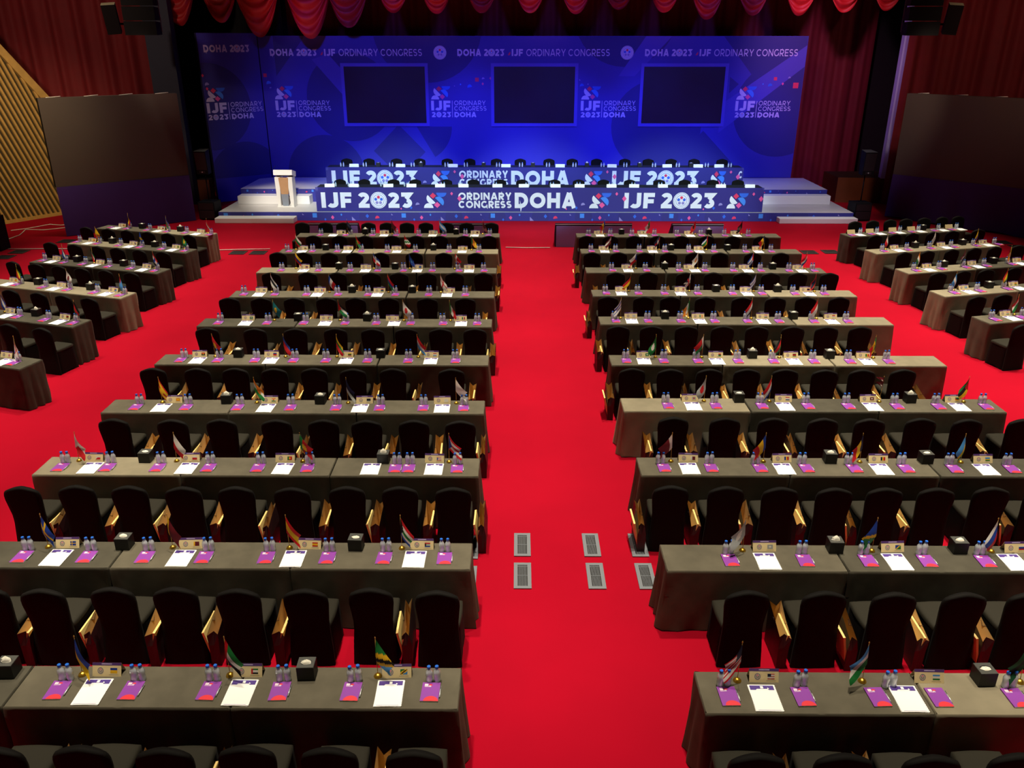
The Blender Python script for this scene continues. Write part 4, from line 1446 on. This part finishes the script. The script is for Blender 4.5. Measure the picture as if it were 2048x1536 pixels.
FLAGS = {
    'Ukraine': ('Ukraine', 'hBY'), 'UAE': ('Emirates', 'hGWK|b:R'), 'Tanzania': ('Tanzania', 'dGYKYL'), 'USA': ('stars-and-stripes', 'hRWRWRWRWR|k:N'), 'Uzbekistan': ('Uzbekistan', 'hLWG'),
    'Vanuatu': ('dark-green', 'hDKD|t:K'), 'Sweden': ('Sweden', 'hBB|c:Y'), 'SriLanka': ('Sri-Lanka', 'vYMMMM'), 'Spain': ('Spain', 'hRYYR'), 'SouthAfrica': ('South-Africa', 'hRRWGWBB|t:K'),
    'Somalia': ('pale-grey', 'hEE|s:W'), 'Solomon': ('Solomon-Islands', 'dBBYGG'), 'Slovenia': ('Slovenia', 'hWBR'), 'Philippines': ('Philippines', 'hWR|t:W'), 'Poland': ('Poland', 'hWR'),
    'Portugal': ('Portugal', 'vGRR|s:Y'), 'PuertoRico': ('Puerto-Rico', 'hRWRWR|t:B'), 'Qatar': ('Qatar', 'vWMM'), 'Moldova': ('Moldova', 'vBYR'), 'Romania': ('Romania', 'vNYR'), 'Rwanda': ('Rwanda', 'hLLYG'),
    'Macedonia': ('red-gold-rayed', 'hRYRYR|s:Y'), 'Niger': ('Niger', 'hOWG|s:O'), 'Estonia': ('navy-black-white', 'hNKE'), 'WhiteL': ('plain-white', 'hWW'), 'WhiteR': ('white-emblem', 'hEE|s:R'),
    'Netherlands': ('Netherlands', 'hRWB'), 'Nepal': ('Nepal', 'nepal'), 'Mozambique': ('Mozambique', 'hGKY|t:R'), 'Angola': ('red-over-black', 'hRK|s:Y'), 'Haiti': ('blue-over-red', 'hBR'),
    'Lithuania': ('yellow-green-red', 'hYGR'), 'Luxembourg': ('Luxembourg', 'hRWL'), 'Macau': ('green-lotus', 'hGG|s:W'), 'Madagascar': ('Madagascar', 'hRG|b:W'), 'Malawi': ('Malawi', 'hKRG'), 'Mali': ('Mali', 'vGYR'),
    'Kazakhstan': ('teal', 'hTT|s:Y'), 'Jordan': ('Jordan', 'hKWG|t:R'), 'Japan': ('Japan', 'hWW|s:R'), 'Italy': ('Italy', 'vGWR'), 'Israel': ('Israel', 'hWBWWBW'), 'Ireland': ('Ireland', 'vGWO'),
    'Iraq': ('red-white-black', 'hRWK'), 'Indonesia': ('Indonesia', 'hRW'), 'Finland': ('white-and-black', 'hWKW'), 'France': ('blue-white-red', 'vBWR'), 'Gambia': ('red-blue-green', 'hRBG'), 'Georgia': ('Georgia', 'hWW|x:R'),
    'Germany': ('Germany', 'hKRY'), 'Britain': ('British', 'union'), 'Greece': ('Greece', 'hBWBWBWB'), 'Guam': ('red-edged-navy', 'hNN|e:R'), 'Ecuador': ('yellow-and-red', 'hYBR'), 'Dominican': ('blue-white-crossed', 'hBWR|x:W'),
    'Congo': ('plain-blue', 'hBB|s:L'), 'Denmark': ('Denmark', 'hRR|c:W'), 'Czechia': ('Czech', 'hWR|t:B'), 'Cyprus': ('Cyprus', 'hWW|s:O'), 'Cuba': ('blue-white-barred', 'hBWBWB|t:R'), 'Croatia': ('Croatia', 'hRWB'),
    'Bulgaria': ('white-green-red', 'hWGR'), 'Burkina': ('red-over-green', 'hRG|s:Y'), 'Burundi': ('white-saltire', 'dRWGWR'), 'Cameroon': ('green-red-yellow', 'vGOY'), 'Canada': ('maroon-white', 'hMWM'),
    'Verde': ('dark-blue-red', 'hNRN|s:W'), 'CAR': ('many-striped', 'hBWGY|b:R'), 'Chad': ('blue-yellow-red', 'vNYR'), 'Navy': ('navy-black', 'hNK'), 'DarkRed': ('dark-red', 'hMM'), 'Argentina': ('sky-blue-white', 'hLWL'),
    'Maroon': ('maroon', 'hMM|s:K'), 'Andorra': ('Andorra', 'vBYR'), 'Algeria': ('white-and-green', 'vGW|s:R'), 'Albania': ('Albania', 'hRR|s:K'), 'Afghanistan': ('black-and-red', 'vKMK'),
    'Belgium': ('black-yellow-red', 'vKYR'), 'Azerbaijan': ('blue-red-green', 'hLRG'), 'Austria': ('red-white-red', 'hRWR'), 'YellowOrange': ('yellow-orange', 'dYYOO'), 'Bosnia': ('blue-yellow', 'dBYB'), 'Brazil': ('Brazil', 'hGG|s:Y'),
    'CostaRica': ('dark-red-and-white', 'hMWB'), 'Iran': ('green-white-red', 'hGWR'), 'Egypt': ('red-white-black-blue', 'hRWK|s:B'), 'Guyana': ('green-yellow-red', 'hGYR'), 'WhiteRed': ('white-red', 'hWW|s:M'), 'Fiji': ('pale-blue-red', 'hLL|k:R'),
    'Honduras': ('blue-white', 'hBWB'), 'Kenya': ('black-red-green', 'hKRG'), 'England': ('red-crossed', 'hWW|x:R'), 'Malta': ('white-red-halved', 'vWR'), 'WhiteSide': ('all-white', 'hWW|s:E'), 'Venezuela': ('yellow-blue-red', 'hYBR'),
    'India': ('orange-white-green', 'vOWG'), 'Yemen': ('red-white-dark', 'hMWK'), 'Bhutan': ('yellow-orange-white', 'dYOO|s:W'), 'Guatemala': ('light-blue-white', 'vLWL'), 'Bolivia': ('red-yellow-green', 'hRYG'), 'Tajikistan': ('red-white-green', 'hRWG'),
}


def fcol(spec, u, v):
    """colour letter at u along the fly, v down the hoist"""
    if spec == 'union':
        if abs(u - .5) < .07 or abs(v - .5) < .1:
            return 'R'
        if abs(u - .5) < .12 or abs(v - .5) < .17 or abs(abs(u - .5) - abs(v - .5)) < .08:
            return 'W'
        return 'N'
    base, _, mods = spec.partition('|')
    cs = base[1:]
    t = u if base[0] == 'v' else v if base[0] == 'h' else (u * .62 + (v) * .38)
    if base[0] == 'd':
        t = .5 + (v - (1 - u)) * .9
        t = min(.999, max(0, t))
    c = cs[min(len(cs) - 1, int(t * len(cs)))]
    for md in mods.split('|') if mods else ():
        k, col = md.split(':')
        if k == 't' and u < .42 * (1 - abs(v - .5) * 2):
            c = col
        elif k == 'b' and u < .27:
            c = col
        elif k == 'k' and u < .45 and v < .55:
            c = col
        elif k == 's' and ((u - .5) / .2) ** 2 + ((v - .5) / .27) ** 2 < 1:
            c = col
        elif k == 'c' and (abs(u - .36) < .07 or abs(v - .5) < .1):
            c = col
        elif k == 'x' and (abs(u - .5) < .07 or abs(v - .5) < .11):
            c = col
        elif k == 'e' and (u < .06 or u > .94 or v < .09 or v > .91):
            c = col
    return c


def make_flag_stand():
    b = MB()
    b.lathe([(.036, 0), (.036, .004), (.031, .014), (.02, .024), (.006, .03)], BRS, 16)
    st = b.mesh('base')
    b = MB()
    b.tube([(0, 0, .028), (0, 0, .405)], .0032, GOLD, 6)
    b.lathe([(.002, .40), (.007, .41), (.001, .424)], GOLD, 8)
    return st, b.mesh('pole')


FLAG_ST, FLAG_PO = make_flag_stand()
FCAT = 'flag'


def put_flag(key, x, y, z, rz, side, seed, label, lean=0.0):
    phrase, spec = FLAGS[key]
    rnd = random.Random(seed * 31 + len(key))
    r = empty('desk_flag', (x, y, z), rz)
    tag(r, label, 'flag', 'small country flags on the tables')
    link('base', FLAG_ST, r)
    po = link('pole', FLAG_PO, r)
    po.rotation_euler = (0, lean, 0)
    b = MB()
    nu, nv = (16, 12) if abs(y) < 15 else (12, 9)
    hoist, fly = .185, .262
    ang = math.radians(rnd.uniform(48, 62))
    ph = rnd.uniform(0, 6.28)
    fold = rnd.uniform(.010, .020)
    rows = []
    back = rnd.uniform(-.10, -.05)
    for j in range(nv + 1):
        v = j / nv
        row = []
        for i in range(nu + 1):
            u = i / nu
            if spec == 'nepal':
                hh = v * hoist
                lim = (1 - (v * 2 % 1)) if v < 1 else 0
                px, pz = u * .12 * (lim if v < .98 else 0.02), .40 - v * .16
                py = .01 * math.sin(u * 5 + ph)
                row.append((side * px, py, pz))
                continue
            a = ang * (1 - .28 * u) + .25 * u * u
            s = fly * u
            px = s * math.cos(ang) * (1 - .12 * v) - .030 * u * (1 - u) * 2 + .018 * math.sin(v * 5 + ph) * u
            pz = -s * math.sin(ang) * (1.0 - .10 * u)
            # the hoist creeps down the pole, lower threads bunch up under the sag
            hz = .40 - hoist * v * (1 - .25 * u)
            py = fold * math.sin(3.4 * u + 4.2 * v + ph) * (.3 + u) + back * u - .035 * v
            row.append((side * px, py, max(.04, hz + pz)))
        rows.append(row)
    if spec == 'nepal':
        b.grid(rows, None, False, True, lambda i, j: fmat('W' if (abs(j / nu - .35) < .16 and (abs(i / nv - .3) < .09 or abs(i / nv - .78) < .09)) else 'M'))
    else:
        b.grid(rows, None, False, True, lambda i, j: fmat(fcol(spec, (j + .5) / nu, (i + .5) / nv)))
    c = b.build('flag_cloth', r)
    c.rotation_euler = (0, lean, 0)
    return r


CARD = M('card_cream', '#d9c391', .6)
CARDP = M('card_purple', '#4b2a68', .6)
EMBG = M('card_emblem_grey', '#7a7480', .6)
_cards = {}


def card_mesh(key):
    if key in _cards:
        return _cards[key]
    b = MB()
    w, h, d = .125, .112, .045
    f = [(-w, -d, 0), (w, -d, 0), (w, 0, h), (-w, 0, h)]
    bk = [(-w, d, 0), (w, d, 0), (w, 0, h), (-w, 0, h)]
    b.poly(f, CARD)
    b.poly(bk, CARD)

    def on(x, t, e=.0008):
        return (x, -d * (1 - t) - e, h * t + e * .4)
    if key:
        b.poly([on(-w, .80), on(w, .80), on(w, 1.0), on(-w, 1.0)], CARDP)
        b.poly([on(-.045, .87, .0014), on(.045, .87, .0014), on(.045, .94, .0014), on(-.045, .94, .0014)], M('card_print_pale', '#b8a8c8', .6))
        n = 20
        for q in range(n):
            a0, a1 = 2 * PI * q / n, 2 * PI * (q + 1) / n
            b.poly([on(-.055 + .026 * math.cos(a0), .42 + .235 * math.sin(a0)), on(-.055 + .026 * math.cos(a1), .42 + .235 * math.sin(a1)), on(-.055 + .019 * math.cos(a1), .42 + .17 * math.sin(a1)), on(-.055 + .019 * math.cos(a0), .42 + .17 * math.sin(a0))], EMBG)
        for q in range(5):
            a = math.radians(90 + 72 * q)
            cx, cy = -.055 + .010 * math.cos(a), .42 + .09 * math.sin(a)
            b.poly([on(cx - .005, cy - .04), on(cx + .005, cy - .04), on(cx + .005, cy + .04), on(cx - .005, cy + .04)], P_PINK if q == 0 else EMBG)
        spec = FLAGS[key][1]
        if spec == 'nepal':
            spec = 'hMM|s:W'
        nu, nv = 8, 7
        for i in range(nu):
            for j in range(nv):
                u0, u1 = .03 + .06 * i / nu, .03 + .06 * (i + 1) / nu
                v0, v1 = .62 - .38 * j / nv, .62 - .38 * (j + 1) / nv
                b.poly([on(u0, v1), on(u1, v1), on(u1, v0), on(u0, v0)], fmat(fcol(spec, (i + .5) / nu, (j + .5) / nv)))
        b.poly([on(.02, .12), on(.1, .12), on(.1, .155), on(.02, .155)], M('card_print_grey', '#a89a78', .6))
    _cards[key] = b.mesh('name_card')
    return _cards[key]


def put_card(key, x, y, z, rz, label, group='tent name cards on the tables', cat='name card'):
    return tag(link('name_card', card_mesh(key), None, (x, y, z), rz), label, cat, group)


CHAIR, BOTTLE, NOTE, PAD = make_chair(), make_bottle(), make_notebook(), make_pad()
TISS = [make_tissue(.012), make_tissue(.05), make_tissue(.028)]
BAGS = [make_bag(.008, 0, 1), make_bag(.014, .2, 2), make_bag(-.012, -.3, 3), make_bag(.012, .2, 4)]
bottles = []      # (x, y, z, label)
TZ = .763
jit = random.Random(21)


def near(xs, x):
    return min(range(len(xs)), key=lambda i: abs(xs[i] - x))


def centre_block(rows, side, sgn, x_in, x_out):
    """side: words for this block; sgn: +1 where the aisle lies towards larger x"""
    for k, (Y, dl, ts, cs, bs) in enumerate(rows):
        rw = ORD[10 - k] + ' row from the stage'
        rwr = ORD[10 - k] + ' row'
        n = 3
        # tables
        for i in range(n):
            xi = x_in - .001 * k if sgn > 0 else x_in + .0115 * k
            pitch = 1.876 + .003 * k
            a = xi - sgn * pitch * (i + .5)
            nm = ('aisle end', 'middle', 'outer end')[i]
            fl, fr = ((i == n - 1), (i == 0)) if sgn > 0 else ((i == 0), (i == n - 1))
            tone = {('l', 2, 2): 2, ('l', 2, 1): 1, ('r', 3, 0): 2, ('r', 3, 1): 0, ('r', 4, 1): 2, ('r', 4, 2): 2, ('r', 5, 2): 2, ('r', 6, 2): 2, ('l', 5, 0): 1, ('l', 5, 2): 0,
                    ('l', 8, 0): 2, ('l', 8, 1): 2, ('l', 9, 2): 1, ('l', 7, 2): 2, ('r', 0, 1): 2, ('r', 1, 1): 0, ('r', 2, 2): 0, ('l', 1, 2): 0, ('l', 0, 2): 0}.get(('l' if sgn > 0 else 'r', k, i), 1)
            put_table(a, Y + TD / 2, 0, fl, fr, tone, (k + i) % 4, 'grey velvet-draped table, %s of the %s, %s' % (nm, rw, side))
        order = sorted(range(len(cs)), key=lambda i: -sgn * cs[i])
        rank = {i: r + 1 for r, i in enumerate(order)}
        for i, x in enumerate(cs):
            CHAIR.place((x, Y - .31 + jit.uniform(-.02, .02), .002), jit.uniform(-.03, .03), 'black covered banquet chair, %s from the aisle, %s, %s' % (ORD[rank[i]], rw, side), 'chair', 'black covered chairs at the delegate tables')
        bo = sorted(range(len(bs)), key=lambda i: -sgn * bs[i][0])
        for r, i in enumerate(bo):
            x, dy = bs[i]
            lo = [c for c in cs if c <= x]
            hi = [c for c in cs if c > x]
            x0 = max(lo) + .318 if lo else -99
            x1 = min(hi) - .318 if hi else 99
            x = (x0 + x1) / 2 if x0 > x1 else max(x0, min(x1, x))
            yy = Y - .37 + jit.uniform(-.02, .03) if -.6 < dy < -.2 or k == 0 else Y + dy
            if k == 8 and dy > 1:
                yy = Y - .36
            BAGS[(i + k) % 4].place((x, yy, .003), jit.uniform(-.03, .03), 'dark gift bag with tan lining, %s from the aisle, %s, %s' % (ORD[r + 1], rwr, side), 'bag', 'gift bags standing between the chairs')
        names = []
        for (key, n1, b1, sh, n2, b2, pl, fx, fd) in dl:
            ph = FLAGS[key][0]
            names.append((fx, ph))
            s1, s2 = ('outer', 'aisle-side') if sgn > 0 else ('aisle-side', 'outer')
            for x, bx, sd in ((n1, b1, s1), (n2, b2, s2)):
                if x is not None:
                    NOTE.place((x, Y + .185, TZ), jit.uniform(-.04, .04), 'purple notebook with pen at the %s flag, %s seat, %s' % (ph, sd, rwr), 'notebook', 'purple notebooks on the delegate tables')
                if bx is not None:
                    for q, e in ((-.0335, 0), (.0335, 1)):
                        w = 'aisle-side' if (q > 0) == (sgn > 0) else 'outer'
                        bottles.append((bx + q, Y + .315 + .008 * e + jit.uniform(-.004, .004), TZ, 'blue-capped water bottle, %s of its pair, %s flag, %s seat, %s' % (w, ph, sd, rwr)))
            if sh is not None:
                PAD.place((sh, Y + .17, TZ), jit.uniform(-.02, .02), 'white programme pad with purple header at the %s flag, %s, %s' % (ph, rwr, side), 'pad', 'white programme pads on the delegate tables')
            if pl is not None:
                put_card(key, pl, Y + .40, TZ, jit.uniform(-.05, .05), 'cream tent card printed with the %s flag, %s, %s' % (ph, rwr, side))
            put_flag(key, fx, Y + .375, TZ, 0, sgn, k * 7 + len(names), 'small %s desk flag on a brass base, %s, %s' % (ph, rwr, side), max(-.06, min(.06, fd * 2)))
        if k == 2 and sgn > 0:
            PAD.place((-1.86, Y + .17, TZ), 0, 'white programme pad without a tent card between Portugal and Puerto-Rico flags', 'pad', 'white programme pads on the delegate tables')
            NOTE.place((-1.55, Y + .185, TZ), 0, 'purple notebook beside the cardless programme pad, lectern side, eighth row', 'notebook', 'purple notebooks on the delegate tables')
            for q, w in ((-.0335, 'outer'), (.0335, 'aisle-side')):
                bottles.append((-1.54 + q, Y + .315, TZ, 'blue-capped water bottle, %s of the pair behind the cardless notebook, eighth row' % w))
        names.sort()
        for i, x in enumerate(ts):
            lo = [p for fx, p in names if fx < x]
            hi = [p for fx, p in names if fx > x]
            where = 'between the %s and %s flags' % (lo[-1], hi[0]) if lo and hi else 'beyond the %s flag' % (lo[-1] if lo else hi[0])
            TISS[(i + k + (sgn > 0)) % 3].place((x, Y + .385, TZ), jit.uniform(-.06, .06), 'black tissue box %s, %s' % (where, rwr), 'tissue box', 'black tissue boxes on the tables')


centre_block(ROWS_LECTERN, 'lectern side', 1, -.467, 0)
centre_block(ROWS_OPPOSITE, 'opposite side', -1, 1.54, 0)
for i, x in enumerate(FAR_CHAIRS):
    CHAIR.place((x, ROWS_LECTERN[9][0] + .93, .002), PI + jit.uniform(-.06, .06), 'black covered chair facing the first row from beyond it, %s from the aisle, lectern side' % ORD[len(FAR_CHAIRS) - i], 'chair', 'black covered chairs at the delegate tables')


def side_block(rows, deg, side, sgn, length, blk):
    a = math.radians(deg)
    ex, ey = Vector((math.cos(a), math.sin(a), 0)), Vector((-math.sin(a), math.cos(a), 0))
    for k, r in enumerate(rows):
        O = Vector((*r['o'], 0))
        P = lambda u, v, z=0.0: tuple(O + ex * u + ey * v + Vector((0, 0, z)))
        rw = ORD[k + 1] + ' angled row'
        tot = 2 * 1.875
        off = 3.72 - tot if sgn > 0 else 0.0
        for i in range(2):
            u = off + 1.875 * (i + .5)
            endr, endl = i == 1, i == 0
            inner = endr if sgn > 0 else endl
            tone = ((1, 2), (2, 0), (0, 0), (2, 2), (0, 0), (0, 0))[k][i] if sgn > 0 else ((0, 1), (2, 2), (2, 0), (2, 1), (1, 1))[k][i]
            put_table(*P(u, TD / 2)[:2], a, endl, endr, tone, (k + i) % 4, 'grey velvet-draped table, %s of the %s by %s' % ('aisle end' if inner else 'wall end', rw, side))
        def rank(us, u):
            s = sorted(us, key=lambda q: -sgn * q)
            return ORD[s.index(u) + 1]
        for u in r['ch']:
            CHAIR.place(P(u, -.31, .002), a + jit.uniform(-.06, .06), 'black covered banquet chair, %s from the side aisle, %s by %s' % (rank(r['ch'], u), rw, side), 'chair', 'black covered chairs at the delegate tables')
        for u in r.get('fc', ()):
            CHAIR.place(P(u, .95, .002), a + PI + jit.uniform(-.06, .06), 'black chair beyond the %s, facing it, %s from the aisle, %s' % (rw, rank(r['fc'], u), side), 'chair', 'black covered chairs at the delegate tables')
        for u in r['nb']:
            NOTE.place(P(u, .185, TZ), a + jit.uniform(-.04, .04), 'purple notebook with pen, %s from the side aisle, %s by %s' % (rank(r['nb'], u), rw, side), 'notebook', 'purple notebooks on the delegate tables')
        for u in r['sh']:
            PAD.place(P(u, .17, TZ), a + jit.uniform(-.02, .02), 'white programme pad, %s from the side aisle, %s by %s' % (rank(r['sh'], u), rw, side), 'pad', 'white programme pads on the delegate tables')
        for u in r['bo']:
            for q in (-.0335, .0335):
                w = 'aisle-side' if (q > 0) == (sgn > 0) else 'outer'
                bottles.append((*P(u + q, .315, TZ), 'water bottle, %s of its pair, %s from the side aisle, %s, %s' % (w, rank(r['bo'], u), rw, side)))
        for i, u in enumerate(r['ti']):
            TISS[(i + k) % 3].place(P(u, .385, TZ), a + jit.uniform(-.06, .06), 'black tissue box, %s from the side aisle, %s by %s' % (rank(r['ti'], u), rw, side), 'tissue box', 'black tissue boxes on the tables')
        for i, u in enumerate(r['pl']):
            key = r['fl'][i][0] if i < len(r['fl']) else None
            if key:
                put_card(key, *P(u, .40, TZ), a, 'cream tent card printed with the %s flag, %s by %s' % (FLAGS[key][0], rw, side))
            else:
                put_card(None, *P(u, .40, TZ), a, 'plain cream tent card, %s from the side aisle, %s by %s' % (rank(r['pl'], u), rw, side))
        for i, (key, u) in enumerate(r['fl']):
            put_flag(key, *P(u, .375, TZ), a, sgn, 90 + k * 5 + i, 'small %s desk flag on a brass base, %s by %s' % (FLAGS[key][0], rw, side))


side_block(SIDE_LECTERN, -16.5, 'slatted wall', 1, 3.72, 'l')
side_block(SIDE_OPPOSITE, 13.5, 'opposite screen', -1, 3.85, 'r')

# ---------------------------------------------------------------- the head tables' own things
for i, x in enumerate(FRONT_CHAIRS):
    CHAIR.place((x, 29.55, .305), PI + jit.uniform(-.1, .1), 'black covered chair behind the front head table, %s from the lectern' % ORD[i + 1], 'chair', 'black covered chairs at the head tables')
for i, x in enumerate(BACK_CHAIRS):
    CHAIR.place((x, 31.5, .775), PI + jit.uniform(-.1, .1), 'black covered chair behind the back head table, %s from the lectern' % ORD[i + 1], 'chair', 'black covered chairs at the head tables')
WCARD = MB()
WCARD.poly([(-.17, -.05, 0), (.17, -.05, 0), (.17, 0, .11), (-.17, 0, .11)], PAPER)
WCARD.poly([(-.17, .05, 0), (.17, .05, 0), (.17, 0, .11), (-.17, 0, .11)], PAPER)
WCM = WCARD.mesh('white_card')
for zt, y, xs, nm in ((1.127, 28.72, FRONT_CARDS, 'front'), (1.537, 30.64, BACK_CARDS, 'back')):
    for i, x in enumerate(xs):
        tag(link('name_card', WCM, None, (x, y, zt), jit.uniform(-.1, .1)), 'white tent name card on the %s head table, %s from the lectern' % (nm, ORD[i + 1]), 'name card', 'white name cards on the head tables')
for i, x in enumerate(BACK_TISSUES):
    TISS[i % 3].place((x, 30.82, 1.532), 0, 'black tissue box on the back head table, %s from the lectern' % ORD[i + 1], 'tissue box', 'black tissue boxes on the tables')
for zt, y, xs, nm in ((1.122, 28.86, FRONT_BOTTLES, 'front'), (1.532, 30.76, BACK_BOTTLES, 'back')):
    for i, x in enumerate(xs):
        for q in (-.05, .05):
            bottles.append((x + q, y, zt, 'water bottle of the %s pair from the lectern on the %s head table' % (ORD[i + 1], nm)))

# the three hundred nearest bottles one by one, the farther ones together
eye = Vector((0, 0, 5.81))
bottles.sort(key=lambda q: (Vector(q[:3]) - eye).length)
for x, y, z, lab in bottles[:300]:
    BOTTLE.place((x, y, z), jit.uniform(0, 6.28), lab, 'bottle', 'blue-capped water bottles on the delegate tables')
b = MB()
for x, y, z, lab in bottles[300:]:
    bottle_geo(b, (x, y, z), True, True, 7)
o = b.build('water_bottles')
tag(o, 'small blue-capped water bottles on the farthest delegate tables and head tables', 'bottles', None, 'stuff')
